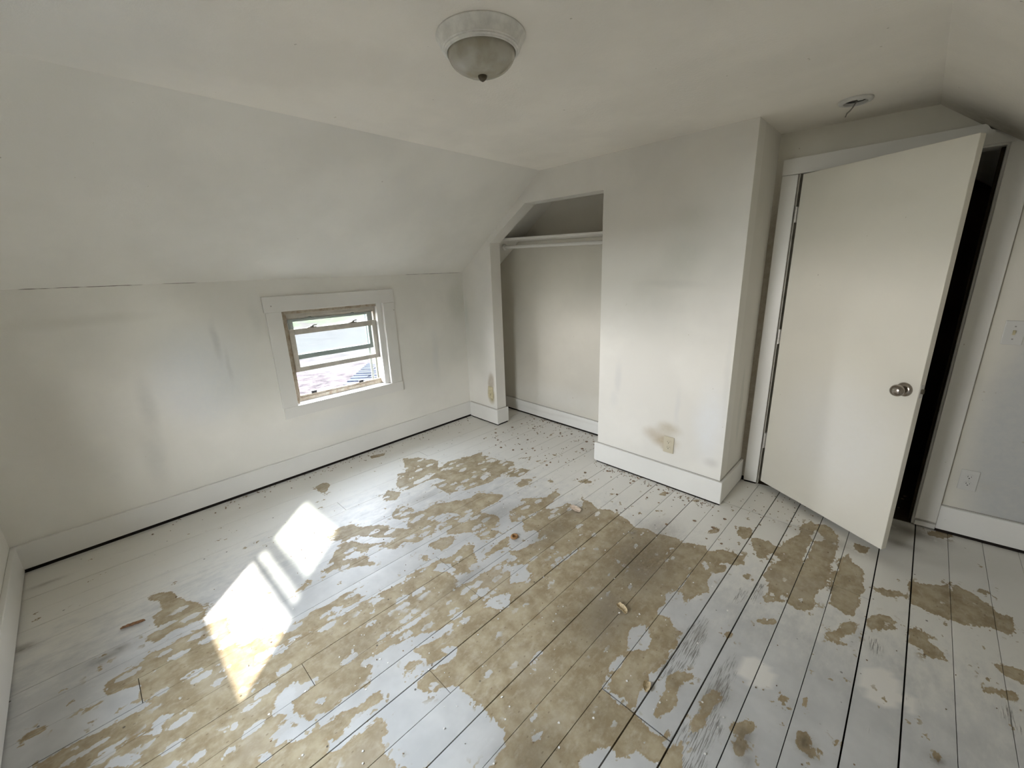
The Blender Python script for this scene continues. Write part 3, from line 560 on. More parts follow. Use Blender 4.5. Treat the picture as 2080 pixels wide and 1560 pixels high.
# closet front
TF = 0.118
wf = MB()
wf.prism_y([(0, 0.03), (XJ, 0.03), (XJ, 1.676), (XJ, roof(XJ)), (0, H1)], L, L+TF)
wf.prism_y([(XJ, 1.676), (0.807, 1.9465), (0.807, roof(0.807)), (XJ, roof(XJ))], L, L+TF)
wf.prism_y([(0.807, 1.9465), (XR, 1.9415), (XR, H), (S, H), (0.807, roof(0.807))], L, L+TF)
wf.prism_y([(XR, 0.03), (XC, 0.03), (XC, H), (XR, H)], L, L+TF)
wall_far = struct(wf.build('wall_far', M['far'], dowarp=True))
wn_ = MB(); wn_.hexa([(XC-0.1, L+TF, 0.03), (XC, L+TF, 0.03), (XC, DW(XC)+0.1, 0.03), (XC-0.1, DW(XC)+0.1, 0.03)], [(XC-0.1, L+TF, H), (XC, L+TF, H), (XC, DW(XC)+0.1, H), (XC-0.1, DW(XC)+0.1, H)])
struct(wn_.build('wall_nook', M['nook']))
wc = MB(); wc.prism_y([(-T, 0.0), (XC-0.1, 0.0), (XC-0.1, H), (S, H), (-T, H1-GR*T)], YCB, YCB+0.1)
struct(wc.build('wall_closet', M['closet']))
# door wall
DX0, DX1, DZ = 2.497, 3.304, 1.948
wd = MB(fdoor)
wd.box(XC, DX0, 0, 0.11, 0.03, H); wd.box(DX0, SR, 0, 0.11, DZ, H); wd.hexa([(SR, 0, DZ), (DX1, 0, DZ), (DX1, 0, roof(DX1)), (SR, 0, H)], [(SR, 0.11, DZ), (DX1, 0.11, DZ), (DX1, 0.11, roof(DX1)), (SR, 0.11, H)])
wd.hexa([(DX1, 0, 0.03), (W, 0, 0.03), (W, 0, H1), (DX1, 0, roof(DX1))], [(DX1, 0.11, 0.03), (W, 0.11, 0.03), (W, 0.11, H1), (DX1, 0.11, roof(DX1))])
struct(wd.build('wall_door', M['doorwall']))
wh_ = MB(); wh_.box(2.1, 2.2, 3.58, 5.3, -0.1, H); wh_.box(2.1, W, 5.2, 5.3, -0.1, H); wh_.box(3.5, 3.6, 3.74, 5.3, -0.1, H); wh_.box(2.1, 3.6, 3.73, 5.3, H-0.05, H-0.001)  # last box: dark sheet that paints shade over the hall ceiling
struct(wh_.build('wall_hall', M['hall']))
sp_ = MB(); sp_.box(-T, -0.02, -T, 3.6, -0.03, 0.03); sp_.box(-T, W+T, -T, -0.02, -0.03, 0.03); sp_.box(0, XJ-0.02, L+0.03, L+TF-0.02, -0.03, 0.03); sp_.box(XR+0.02, XC-0.02, L+0.03, L+TF-0.02, -0.03, 0.03); sp_.box(XC-0.08, XC-0.02, L+TF-0.02, 3.6, -0.03, 0.03)
sp_.box(W+0.02, W+T, -T, 5.3, -0.03, 0.03)
for q in ((0.002, bt-0.005, 0, L), (XR+0.002, XC+bt-0.005, L-bt+0.005, L-0.001), (XC+0.001, XC+bt-0.005, L, DW(XC)-0.004), (bt, XJ+bt-0.005, L-bt+0.005, L-0.001), (XJ+0.001, XJ+bt-0.005, L, L+TF), (0, XC-0.1, YCB-0.013, YCB-0.001), (0.02, W, 0.001, bt-0.005)):
    sp_.box(q[0], q[1], q[2], q[3], -0.01, g0+0.007)
struct(sp_.build('trim_1', M['dark']))          # dark sole plates, plus strips painting in the shade under the baseboards
sp2 = MB(fdoor); sp2.box(3.386, W, -bt+0.005, -0.001, -0.01, g0+0.007); sp2.box(2.43, 2.50, -0.014, -0.001, -0.01, 0.016); sp2.box(DX1+0.02, W, 0.03, 0.1, -0.03, 0.03); sp2.box(XC, DX0-0.02, 0.03, 0.1, -0.03, 0.03)
struct(sp2.build('trim_2', M['dark']))

# ------------------------------------------------------------------ baseboards
bt = 0.02; g0 = 0.013
def baseboard(name, f=None, boxes=(), caps=()):
    b = MB(f)
    for q in boxes: b.box(*q)
    o = b.build(name, M['base'], bevel=0.003)
    struct(o)
    s = MB(f)
    for q in caps: s.box(*q)
    if caps: s.build('dust_line', M['seam'], o)
    return o
baseboard('baseboard_left', None, [(0, bt, 0, L, g0+0.006, HB)], [])
baseboard('baseboard_back', None, [(0, W, 0, bt, g0-0.006, HB)])
baseboard('baseboard_far', None, [(XR-0.012, XC+bt, L-bt, L, g0-0.003, HB), (XR-0.022, XR-0.0125, L-bt+0.004, L+0.012, g0, HB-0.004), (XC, XC+bt, L+0.0005, DW(XC)-0.003, g0-0.004, HB)],
          [(XR, XC+0.003, L-0.006, L, HB, HB+0.003), (XC, XC+0.006, L, DW(XC), HB, HB+0.003)])
baseboard('baseboard_stub', None, [(bt, XJ+bt, L-bt, L, g0-0.003, HB), (XJ, XJ+bt, L+0.0005, L+TF+0.012, g0, HB)], [(bt, XJ+0.003, L-0.006, L, HB, HB+0.003), (XJ, XJ+0.005, L, L+TF, HB, HB+0.0025)])
baseboard('baseboard_closet', None, [(0, XC-0.1, YCB-0.018, YCB, g0+0.002, 0.130)], [(0, XC-0.1, YCB-0.006, YCB, 0.130, 0.133)])
baseboard('baseboard_right', fdoor, [(3.386, W, -bt, 0, g0+0.004, HB)], [(3.386, W, -0.006, 0, HB, HB+0.003)])
b = MB(); b.box(W-bt, W, 0.02, 3.5, g0, HB); struct(b.build('baseboard_side', M['base'], bevel=0.003))

# ------------------------------------------------------------------ door frame and door
fr = struct(empty('trim_3', (2.9, DW(2.9), 0.0)), 'white painted door casing cut off by the slope')
b = MB(fdoor); b.box(2.427, 2.505, -0.02, 0, 0.012, 1.926); b.build('casing_board', M['trim'], fr, bevel=0.003)
b = MB(fdoor); b.hexa([(2.427, -0.021, 1.927), (3.296, -0.021, 1.9445), (3.296, -0.021, 1.944), (3.386, -0.021, 1.946), (3.386, -0.021, roof(3.386)-0.012), (3.222, -0.021, 2.008), (3.205, -0.021, 2.032), (2.427, -0.021, 2.008)],
                   [(2.427, 0, 1.927), (3.296, 0, 1.9445), (3.296, 0, 1.944), (3.386, 0, 1.946), (3.386, 0, roof(3.386)-0.012), (3.222, 0, 2.008), (3.205, 0, 2.032), (2.427, 0, 2.008)])
b.build('head_casing', M['trim'], fr, bevel=0.002)
b = MB(fdoor); b.box(3.296, 3.385, -0.02, 0, 0.048, 1.944); b.build('casing_board', M['trim'], fr, bevel=0.003)
b = MB(fdoor); b.box(3.300, 3.385, -0.022, 0, 0.010, 0.036); b.build('plinth_block', M['trim'], fr, bevel=0.002)
b = MB(fdoor); b.box(3.385, 3.389, -0.004, 0, HB, 1.72); b.build('caulk_seam', M['seam'], fr)
b = MB(fdoor); b.box(DX0, 2.512, 0.0, 0.115, 0.0, DZ); b.build('jamb', M['vinyl'], fr)
b = MB(fdoor); b.box(3.288, DX1, 0.0, 0.115, 0.0, DZ); b.build('jamb', M['trim'], fr)
b = MB(fdoor); b.box(2.512, 3.288, 0.0, 0.115, 1.936, DZ); b.build('jamb', M['trim'], fr)
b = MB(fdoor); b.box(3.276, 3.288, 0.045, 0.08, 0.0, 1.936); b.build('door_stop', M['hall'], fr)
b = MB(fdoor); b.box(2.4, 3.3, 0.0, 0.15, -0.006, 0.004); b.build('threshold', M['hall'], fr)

door = struct(empty('door_1', (XH, YH, 0.02)), 'plain white flush door standing ajar into the room')
b = MB(fslab); b.box(0, DOORW, -0.036, 0, 0.039, 1.921); b.build('door_slab', M['door'], door, bevel=0.0025)
for za, zb in ((1.672, 1.755), (0.971, 1.060), (0.276, 0.378)):
    h = MB(fslab); h.box(-0.024, 0.0, -0.030, -0.006, za, zb); hg = h.build('hinge', M['hinge'], door, bevel=0.001)
    k = MB(fslab); k.tube([(-0.011, 0.001, za), (-0.011, 0.001, zb)], 0.006, 10); k.build('hinge_knuckle', M['hinge'], hg, smooth=True)
def lathe_slab(prof, s, z, seg=32):             # profile (radius, distance out of the door face)
    m = MB(fslab); vs = []; fs = []
    for r, o in prof:
        for k in range(seg):
            a = 2*math.pi*k/seg; vs.append((s+r*math.cos(a), o, z+r*math.sin(a)))
    for i in range(len(prof)-1):
        for k in range(seg): fs.append((i*seg+k, i*seg+(k+1) % seg, (i+1)*seg+(k+1) % seg, (i+1)*seg+k))
    fs.append(tuple((len(prof)-1)*seg+k for k in range(seg))); fs.append(tuple(range(seg))[::-1])
    m._add(vs, fs); return m
KS, KZ = 0.687, 0.872
kn = lathe_slab([(0.0125, 0.008), (0.0125, 0.026), (0.017, 0.030), (0.0245, 0.036), (0.0275, 0.045), (0.0275, 0.055), (0.024, 0.064), (0.017, 0.069), (0.006, 0.071)], KS, KZ).build('door_knob', M['nickel'], door, smooth=True)
kn['label'] = 'round satin nickel door knob'
lathe_slab([(0.033, 0.0), (0.033, 0.003), (0.030, 0.007), (0.022, 0.011), (0.013, 0.013)], KS, KZ).build('rose', M['nickel'], kn, smooth=True)
k2 = lathe_slab([(0.033, -0.036), (0.030, -0.045), (0.0125, -0.05), (0.0125, -0.062), (0.0275, -0.075), (0.0275, -0.09), (0.017, -0.103), (0.006, -0.105)], KS, KZ).build('door_knob', M['nickel'], door, smooth=True)
b = MB(fslab); b.box(DOORW-0.0005, DOORW+0.0015, -0.030, -0.006, 0.845, 0.905); lp = b.build('latch_plate', M['hinge'], door)
b = MB(fslab); b.box(DOORW+0.001, DOORW+0.009, -0.024, -0.012, 0.865, 0.886); b.build('latch_bolt', M['bronze'], lp)

# ------------------------------------------------------------------ outlets and switch
def plate_frame(kind, c):
    if kind == 'far': return lambda p: (c[0]+p[0], L-p[1], c[1]+p[2])
    return lambda p: (c[0]+p[0], DW(c[0]+p[0])-p[1], c[1]+p[2])
def outlet(kind, c, pm, label, w=0.070, h=0.114):
    f = plate_frame(kind, c); e = empty('wall_outlet', (f((0, 0, 0))))
    tag(e, label, 'outlet', 'outlets low on the walls')
    b = MB(f); b.box(-w/2, w/2, 0, 0.006, -h/2, h/2); b.build('cover_plate', pm, e, bevel=0.0025)
    for s in (1, -1):
        z = s*0.0195; seg = 20; vs0 = []; vs1 = []
        for k in range(seg):
            a = 2*math.pi*k/seg; x = 0.0165*math.cos(a); q = max(-0.0135, min(0.0135, 0.0165*math.sin(a)))
            vs0.append((x, 0.005, z+q)); vs1.append((x, 0.008, z+q))
        b = MB(f); b.hexa(vs0, vs1); r = b.build('receptacle', pm, e)
        for (x0, x1, za, zb) in ((-0.0075, -0.0055, -0.001, 0.007), (0.0055, 0.0072, 0.0, 0.0065)):
            b = MB(f); b.box(x0, x1, 0.0078, 0.0084, z+za, z+zb); b.build('slot', M['slot'], r)
        b = MB(f); b.box(-0.0024, 0.0024, 0.0078, 0.0084, z-0.0085, z-0.004); b.build('slot', M['slot'], r)
    b = MB(f); b.box(-0.003, 0.003, 0.0055, 0.0075, -0.003, 0.003); b.build('screw', pm, e, bevel=0.0008)
    return e
outlet('far', (2.053, 0.301), M['ivory'], 'ivory outlet beside a brown stain on the white wall panel')
M['stained'] = plain('stained_ivory_plastic', (0.52, 0.46, 0.30), 0.6, var=0.15, vscale=40)
outlet('far', (0.318, 0.312), M['stained'], 'yellow-stained outlet on the narrow wall stub beside closet', w=0.066)
outlet('door', (3.461, 0.327), M['whiteplastic'], 'white outlet right of the door above baseboard')
f = plate_frame('door', (3.469, 1.106)); e = empty('light_switch', f((0, 0, 0))); tag(e, 'white toggle light switch plate on the wall right of door', 'switch')
b = MB(f); b.box(-0.035, 0.035, 0, 0.006, -0.057, 0.057); b.build('cover_plate', M['whiteplastic'], e, bevel=0.0025)
b = MB(f); b.hexa([(-0.005, 0.005, -0.012), (0.005, 0.005, -0.012), (0.005, 0.005, 0.012), (-0.005, 0.005, 0.012)], [(-0.004, 0.016, 0.004), (0.004, 0.016, 0.004), (0.004, 0.016, 0.011), (-0.004, 0.016, 0.011)]); b.build('toggle', M['stained'], e)
for z in (-0.03, 0.03):
    b = MB(f); b.box(-0.003, 0.003, 0.0055, 0.0072, z-0.003, z+0.003); b.build('screw', M['wire'], e)

# ------------------------------------------------------------------ closet shelf and rod
sh = empty('closet_shelf', (0.9, YCB-0.15, 1.69)); tag(sh, 'white painted shelf board high inside the closet', 'shelf')
b = MB(); b.hexa([(0.36, L+0.15, 1.700), (XC-0.1, L+0.15, 1.664), (XC-0.1, YCB, 1.664), (0.36, YCB, 1.700)], [(0.385, L+0.15, 1.719), (XC-0.1, L+0.15, 1.682), (XC-0.1, YCB, 1.682), (0.385, YCB, 1.719)]); b.build('shelf_board', M['trim'], sh, bevel=0.002)
b = MB(); b.hexa([(0.31, YCB-0.02, 1.658), (XC-0.1, YCB-0.02, 1.643), (XC-0.1, YCB, 1.643), (0.31, YCB, 1.658)], [(0.36, YCB-0.02, 1.699), (XC-0.1, YCB-0.02, 1.662), (XC-0.1, YCB, 1.662), (0.36, YCB, 1.699)]); b.build('shelf_cleat', M['closet'], sh, bevel=0.002)
rd = empty('closet_rod', (0.9, L+0.25, 1.64)); tag(rd, 'white closet rod hanging just below the shelf', 'rod')
b = MB(); b.tube([(0.345, L+0.25, 1.6465), (1.25, L+0.25, 1.633)], 0.0135, 16); b.build('rod_tube', M['trim'], rd, smooth=True)
b = MB(); b.tube([(1.235, L+0.25, 1.633), (XC-0.1, L+0.25, 1.618)], 0.0155, 16); b.build('rod_sleeve', M['trim'], rd, smooth=True)
b = MB(); b.lathe([(0.028, 0.325), (0.028, 0.333), (0.024, 0.338), (0.017, 0.342)], (0.0, L+0.25, 1.648), 24, 'x'); b.build('rod_flange', M['trim'], rd, smooth=True)

# ------------------------------------------------------------------ ceiling light and detector base
LX, LY = 1.998, 1.529
cl = empty('ceiling_light', (LX, LY, H), False); tag(cl, 'flush ceiling light with frosted glass bowl and bronze finial', 'ceiling light')
b = MB(); b.lathe([(0.136, H), (0.1375, H-0.003), (0.136, H-0.006), (0.131, H-0.009), (0.128, H-0.017), (0.124, H-0.028), (0.121, H-0.033), (0.121, H-0.036), (0.117, H-0.038), (0.117, H-0.041), (0.112, H-0.043), (0.111, H-0.046), (0.107, H-0.047), (0.104, H-0.043), (0.104, H-0.02)], (LX, LY, 0), 64)
b.build('lamp_pan', M['lamp_pan'], cl, smooth=True, dowarp=False)
prof = [(0.1035, H-0.040)]+[(0.1035*math.cos(a), H-0.046-0.058*math.sin(a)) for a in [i*math.pi/2/14 for i in range(14)]]+[(0.004, H-0.1042)]
b = MB(); b.lathe(prof, (LX, LY, 0), 64); gb = b.build('glass_bowl', M['bowl'], cl, smooth=True, dowarp=False); gb['label'] = 'frosted glass bowl'
b = MB(); b.lathe([(0.0125, H-0.100), (0.0145, H-0.104), (0.0135, H-0.110), (0.009, H-0.115), (0.0045, H-0.118), (0.001, H-0.1195)], (LX, LY, 0), 24); fn = b.build('finial', M['bronze'], cl, smooth=True, dowarp=False); fn['label'] = 'dark bronze finial'
db = empty('detector_base', (2.754, 3.147, H), False); tag(db, 'empty smoke detector base with dangling wire on the ceiling', 'detector base')
b = MB(); b.lathe([(0.063, H), (0.0645, H-0.006), (0.061, H-0.012), (0.053, H-0.015), (0.045, H-0.014), (0.043, H-0.004), (0.043, H-0.001)], (2.754, 3.147, 0), 48); b.build('base_ring', M['whiteplastic'], db, smooth=True, dowarp=False)
b = MB(); b.lathe([(0.0001, H-0.002), (0.045, H-0.002), (0.045, H-0.001), (0.0001, H-0.001)], (2.754, 3.147, 0), 32); b.build('junction_hole', M['black'], db, dowarp=False)
b = MB(); b.tube([(2.76, 3.14, H-0.002), (2.757, 3.125, H-0.02), (2.752, 3.118, H-0.035), (2.742, 3.115, H-0.05), (2.733, 3.115, H-0.058), (2.729, 3.115, H-0.072)], 0.0032, 8); b.build('wire', M['wire'], db, smooth=True, dowarp=False)
b = MB(); b.box(2.765, 2.785, 3.10, 3.118, H-0.016, H-0.003); b.build('connector', M['whiteplastic'], db, bevel=0.002, dowarp=False)


# ------------------------------------------------------------------ knee-wall window
w1 = struct(empty('window_1', (0, 1.82, 0.5)), 'small double hung window in the left wall, lower sash raised')
def wbox(name, mat, par, *boxes, bevel=0.002):
    b = MB()
    for q in boxes: b.box(*q)
    return b.build(name, mat, par, bevel=bevel)
wbox('casing_board', M['trim'], w1, (0, 0.02, 1.346, 1.443, 0.540, 1.219)); wbox('casing_board', M['trim'], w1, (0, 0.02, 2.197, 2.296, 0.540, 1.219))
wbox('head_casing', M['trim'], w1, (0, 0.022, 1.338, 2.299, 1.2195, 1.325)); wbox('apron', M['trim'], w1, (0, 0.021, 1.350, 2.300, 0.457, 0.5395))
wbox('stool', M['trim'], w1, (-0.083, 0.0195, 1.443, 2.197, 0.518, 0.5345))
wbox('jamb', M['trim'], w1, (-0.12, 0.0, 1.430, 1.443, 0.545, 1.225)); wbox('jamb', M['trim'], w1, (-0.12, 0.0, 2.197, 2.206, 0.545, 1.225)); wbox('jamb', M['trim'], w1, (-0.12, 0.0, 1.443, 2.197, 1.2195, 1.2315))
wbox('window_stop', M['oldwood'], w1, (-0.040, -0.012, 1.443, 1.468, 0.545, 1.2195)); wbox('window_stop', M['trim'], w1, (-0.040, -0.008, 2.152, 2.197, 0.545, 1.2195)); wbox('window_stop', M['oldwood'], w1, (-0.045, -0.016, 1.468, 2.152, 1.196, 1.2195))
wbox('sash_track', M['oldwood'], w1, (-0.12, -0.041, 1.443, 1.487, 0.545, 1.2195)); wbox('sash_track', M['oldwood'], w1, (-0.12, -0.041, 2.158, 2.197, 0.545, 1.2195))
wbox('head_track', M['vinyl'], w1, (-0.088, -0.046, 1.487, 2.158, 1.168, 1.2195)); wbox('head_track', M['vinyl'], w1, (-0.12, -0.0885, 1.487, 2.158, 1.150, 1.2195))
def sash(x0, x1, y0, y1, z0, z1, sl, sr, rb, rt, mat, label, locks):
    s = wbox('sash', mat, w1, (x0, x1, y0, y0+sl, z0, z1), (x0, x1, y1-sr, y1, z0, z1), (x0, x1, y0+sl, y1-sr, z0, z0+rb), (x0, x1, y0+sl, y1-sr, z1-rt, z1), bevel=0.0025)
    s['label'] = label
    xm = (x0+x1)/2
    wbox('pane', M['glass'], s, (xm-0.0015, xm+0.0015, y0+sl, y1-sr, z0+rb, z1-rt), bevel=0)
    for y in locks:
        b = MB(); b.lathe([(0.017, z1), (0.016, z1+0.006), (0.010, z1+0.010), (0.004, z1+0.011)], (xm, y, 0), 16); b.tube([(xm, y, z1+0.010), (xm+0.002, y+0.018, z1+0.016), (xm+0.003, y+0.034, z1+0.017)], 0.0035, 6)
        b.box(xm-0.008, xm+0.008, y-0.032, y+0.030, z1-0.0005, z1+0.004); b.build('sash_lock', M['bronze'] if mat is M['vinyl'] else M['alu'], s)
    return s
sash(-0.073, -0.047, 1.489, 2.156, 0.768, 1.082, 0.036, 0.038, 0.034, 0.040, M['vinyl'], 'raised inner sash', (1.655, 1.965))
sash(-0.108, -0.084, 1.503, 2.146, 0.852, 1.150, 0.034, 0.046, 0.036, 0.018, M['alu'], 'outer sash with grey green meeting rail', (1.660, 1.985))
rail = wbox('sill_rail', M['oldwood'], w1, (-0.118, -0.084, 1.487, 2.190, 0.535, 0.562), (-0.112, -0.090, 1.487, 2.180, 0.562, 0.577))
for y in (1.605, 1.984): wbox('latch', M['black'], rail, (-0.104, -0.088, y-0.019, y+0.019, 0.577, 0.595), bevel=0.001)
wbox('storm_frame', M['alu'], w1, (-0.128, -0.119, 1.487, 1.508, 0.545, 1.20), (-0.128, -0.119, 2.098, 2.118, 0.545, 1.20), (-0.128, -0.119, 2.145, 2.165, 0.545, 1.20), bevel=0.001)
stp = wbox('dimming_pane', M['stormglass'], w1, (-0.1245, -0.1225, 1.508, 2.098, 0.545, 1.20), bevel=0)  # tinted pane added to dim the view outdoors
wbox('outer_sill', M['trim'], w1, (-0.20, -0.084, 1.42, 2.21, 0.495, 0.5345))
for y, z in ((1.385, 1.262), (2.262, 1.283), (2.288, 1.155)): wbox('nail_head', M['seam'] if y < 2 or z < 1.2 else M['chip'], w1, (0.02, 0.0235, y-0.004, y+0.004, z-0.004, z+0.004), bevel=0.001)
portal('window_portal', (-0.14, 1.82, 0.87), (1, 0, 0), 0.75, 0.68)

# ------------------------------------------------------------------ back window the sun falls through
w2 = struct(empty('window_2', (1.93, 0, 0.5)), 'double hung window in the back wall')
wbox('jamb', M['trim'], w2, (bx0, bx0+0.012, -0.12, 0, bz0, bz1)); wbox('jamb', M['trim'], w2, (bx1-0.012, bx1, -0.12, 0, bz0, bz1)); wbox('jamb', M['trim'], w2, (bx0+0.012, bx1-0.012, -0.12, 0, bz1-0.012, bz1)); wbox('stool', M['trim'], w2, (bx0+0.012, bx1-0.012, -0.12, 0.02, bz0-0.01, bz0+0.008))
wbox('casing_board', M['trim'], w2, (bx0-0.09, bx0+0.005, 0, 0.02, bz0, bz1)); wbox('casing_board', M['trim'], w2, (bx1-0.005, bx1+0.09, 0, 0.02, bz0, bz1)); wbox('head_casing', M['trim'], w2, (bx0-0.1, bx1+0.1, 0, 0.022, bz1-0.005, bz1+0.1)); wbox('apron', M['trim'], w2, (bx0-0.1, bx1+0.1, 0, 0.02, bz0-0.09, bz0-0.0101))
wbox('sash_track', M['vinyl'], w2, (bx0+0.012, 1.638, -0.07, -0.05, bz0+0.008, bz1-0.012), (2.222, bx1-0.012, -0.07, -0.05, bz0+0.008, bz1-0.012))
s = wbox('sash', M['vinyl'], w2, (1.638, 1.672, -0.072, -0.048, 0.940, 1.448), (2.188, 2.222, -0.072, -0.048, 0.940, 1.448), (1.672, 2.188, -0.072, -0.048, 0.940, 0.970), (1.672, 2.188, -0.072, -0.048, 1.376, 1.448))
wbox('pane', M['glass'], s, (1.672, 2.188, -0.0615, -0.0585, 0.970, 1.376), bevel=0)
s = wbox('sash', M['alu'], w2, (1.638, 1.672, -0.098, -0.076, 1.047, 1.448), (2.188, 2.222, -0.098, -0.076, 1.047, 1.448), (1.672, 2.188, -0.098, -0.076, 1.047, 1.109), (1.672, 2.188, -0.098, -0.076, 1.40, 1.448))
wbox('pane', M['glass'], s, (1.672, 2.188, -0.0885, -0.0855, 1.109, 1.40), bevel=0)
wbox('sill_rail', M['vinyl'], w2, (bx0+0.012, bx1-0.012, -0.1, -0.05, bz0+0.008, 0.655))
portal('window_portal', (1.93, -0.14, 1.03), (0, 1, 0), 0.6, 0.86)

# ------------------------------------------------------------------ outdoors: brushy ground, grass strip and a lower shingled roof
def ground_mat():
    m, nt, b = new_mat('dry_brush_ground'); g = G(nt); pos = g.pos()
    st = g.vmath('MULTIPLY', pos, (1, 0.7, 1))
    n1 = g.noise(st, 2.6, 8, 0.85); n2 = g.noise(pos, 0.25, 4)
    c = g.mix(g.step(n1, 0.35, 0.65), (0.005, 0.0037, 0.0036), (0.045, 0.035, 0.033))
    c = g.mix(g.math('MULTIPLY', g.step(n2, 0.45, 0.6), 0.5), c, (0.032, 0.030, 0.027))
    sp = g.n('SeparateXYZ'); g.put(sp.inputs[0], pos)
    road = g.math('ADD', g.math('ADD', sp.outputs[0], g.math('MULTIPLY', sp.outputs[1], 0.35)), g.math('MULTIPLY', n2, 4.0))
    rk = g.math('MULTIPLY', g.step(road, -16.0, -17.0), g.step(road, -25.0, -23.0)); c = g.mix(g.math('MULTIPLY', rk, 0.6), c, (0.036, 0.034, 0.033))
    gk = g.math('MULTIPLY', g.step(road, -23.5, -26.0), g.step(g.noise(pos, 0.5, 5, 0.7), 0.35, 0.6)); c = g.mix(gk, c, (0.024, 0.036, 0.013))
    g.put(b.inputs['Base Color'], c); b.inputs['Roughness'].default_value = 0.95; b.inputs['Specular IOR Level'].default_value = 0.1; return m
gm = ground_mat()
b = MB(); GXN, GYN = 40, 30; vs = []; fs = []
for j in range(GYN+1):
    for i in range(GXN+1):
        x = -0.5-i*2.2; y = -20+j*2.6
        z = -3.0+0.12*mnoise.noise((x*.4, y*.4, 0))+max(0, -x-26)*0.10+max(0, -x-40)*0.45  # steep far rise is a hillside added to block low sky light
        vs.append((x, y, z))
for j in range(GYN):
    for i in range(GXN):
        a = j*(GXN+1)+i; fs.append((a, a+1, a+GXN+2, a+GXN+1))
b._add(vs, fs); gr = b.build('ground', gm, smooth=True, dowarp=False); struct(gr, 'brushy brown ground outside with a pale track and grass')
b = MB(); b.box(-0.5, 45, -40, -0.4, -3.2, -3.0); b.box(4.3, 45, -0.4, 40, -3.2, -3.0); g2 = b.build('ground', gm, dowarp=False); struct(g2, 'brushy ground behind the house')
nb = MB(); nf = lambda u, v, z: (11.3+u*0.743+v*0.669, -10.4+u*0.669-v*0.743, z)  # unseen house shape, added to keep low sky light off the left wall
nb.hexa([nf(-5, 0, -3), nf(5, 0, -3), nf(5, 8, -3), nf(-5, 8, -3)], [nf(-5, 0, 0.3), nf(5, 0, 0.3), nf(5, 8, 0.3), nf(-5, 8, 0.3)])
M['siding'] = plain('blocker_siding', (0.34, 0.34, 0.33), 0.8, var=0.1, vscale=2)
nh = struct(nb.build('wall_sky_blocker', M['siding'], dowarp=False), 'unseen house shape added to block low sky light')
nb = MB(); nb.hexa([nf(-5.4, -0.4, 0.3), nf(-5.4, 8.4, 0.3), nf(-5.4, 4, 2.4)], [nf(5.4, -0.4, 0.3), nf(5.4, 8.4, 0.3), nf(5.4, 4, 2.4)]); nb.build('roof', plain('blocker_roof', (0.10, 0.10, 0.11), 0.9), nh, dowarp=False)
# lower roof: a plane through P1, P2 (its left edge) rising away to the right
lr = empty('lower_roof', (-4.5, 5.4, -1.2), False); tag(lr, 'blue grey shingled lower roof seen through the small window', 'roof')
P1, P2 = Vector((-2.2, 2.63, 0.0)), Vector((-7.0, 5.48, -0.78)); ed = (P2-P1)
acr = Vector((1.6, 3.6, -0.35))
nrm = ed.cross(acr).normalized(); nrm = nrm if nrm.z > 0 else -nrm
M['shingle'] = plain('blue_grey_shingle', (0.0105, 0.0128, 0.0185), 0.9, spec=0.1, var=0.22, vscale=5)
M['shingle_edge'] = plain('shingle_felt', (0.004, 0.005, 0.007), 0.9, spec=0.1)
q = MB(); q.hexa([P1, P2, P2+acr, P1+acr], [P1-nrm*0.15, P2-nrm*0.15, P2+acr-nrm*0.15, P1+acr-nrm*0.15]); q.build('roof_deck', M['shingle_edge'], lr, dowarp=False)
NA, NE = 7, 12
for e_ in range(NE):
    for a_ in range(NA):
        off = 0.5/NA if e_ % 2 else 0.0
        u0, u1 = e_/NE+0.004, (e_+1)/NE-0.004; v0, v1 = max(0, a_/NA-off)+0.004, min(1, (a_+1)/NA-off)-0.004
        lift = nrm*(0.006+0.02*random.random())
        pts = [P1+ed*u0+acr*v0, P1+ed*u1+acr*v0, P1+ed*u1+acr*v1, P1+ed*u0+acr*v1]
        q = MB(); q.hexa([k+nrm*0.002 for k in pts], [pts[0]+nrm*0.03, pts[1]+lift, pts[2]+lift, pts[3]+nrm*0.03]); q.build('shingle', M['shingle'], lr, dowarp=False)

# ------------------------------------------------------------------ bits lying on the floor
def crumple(name, x, y, w, l, rot, mat, label, cat, curl=0.6, ribs=0, seed=1, thick=0.0016):
    rng = random.Random(seed); nx, ny = 7, 9; vs = []; fs = []
    for k in (0, 1):
        for j in range(ny):
            for i in range(nx):
                u = i/(nx-1)*2-1; v = j/(ny-1)*2-1
                s = 1-0.25*abs(v)**3-0.12*rng.random() if k == 0 else None
                if k == 0:
                    ang = u*curl; rr = w/2/max(curl, 0.05)
                    px = math.sin(ang)*rr*s; pz = (1-math.cos(ang))*rr+0.003*rng.random()+(0.0016*math.sin(v*ribs) if ribs else 0)
                    py = v*l/2*(1-0.2*u*u)
                    vs.append((px, py, pz+0.0012))
                else:
                    a = vs[j*nx+i]; vs.append((a[0], a[1], a[2]+thick))
    n = nx*ny
    for j in range(ny-1):
        for i in range(nx-1):
            a = j*nx+i; fs.append((a, a+nx, a+nx+1, a+1)); fs.append((n+a, n+a+1, n+a+nx+1, n+a+nx))
    edge = [i for i in range(nx)]+[j*nx+nx-1 for j in range(1, ny)]+[(ny-1)*nx+i for i in range(nx-2, -1, -1)]+[j*nx for j in range(ny-2, 0, -1)]
    for k in range(len(edge)):
        a, c_ = edge[k], edge[(k+1) % len(edge)]; fs.append((a, c_, n+c_, n+a))
    cr, sr = math.cos(rot), math.sin(rot)
    b = MB(); b._add([(x+cr*p[0]-sr*p[1], y+sr*p[0]+cr*p[1], p[2]) for p in vs], fs)
    o = b.build(name, mat, smooth=True); return tag(o, label, cat)
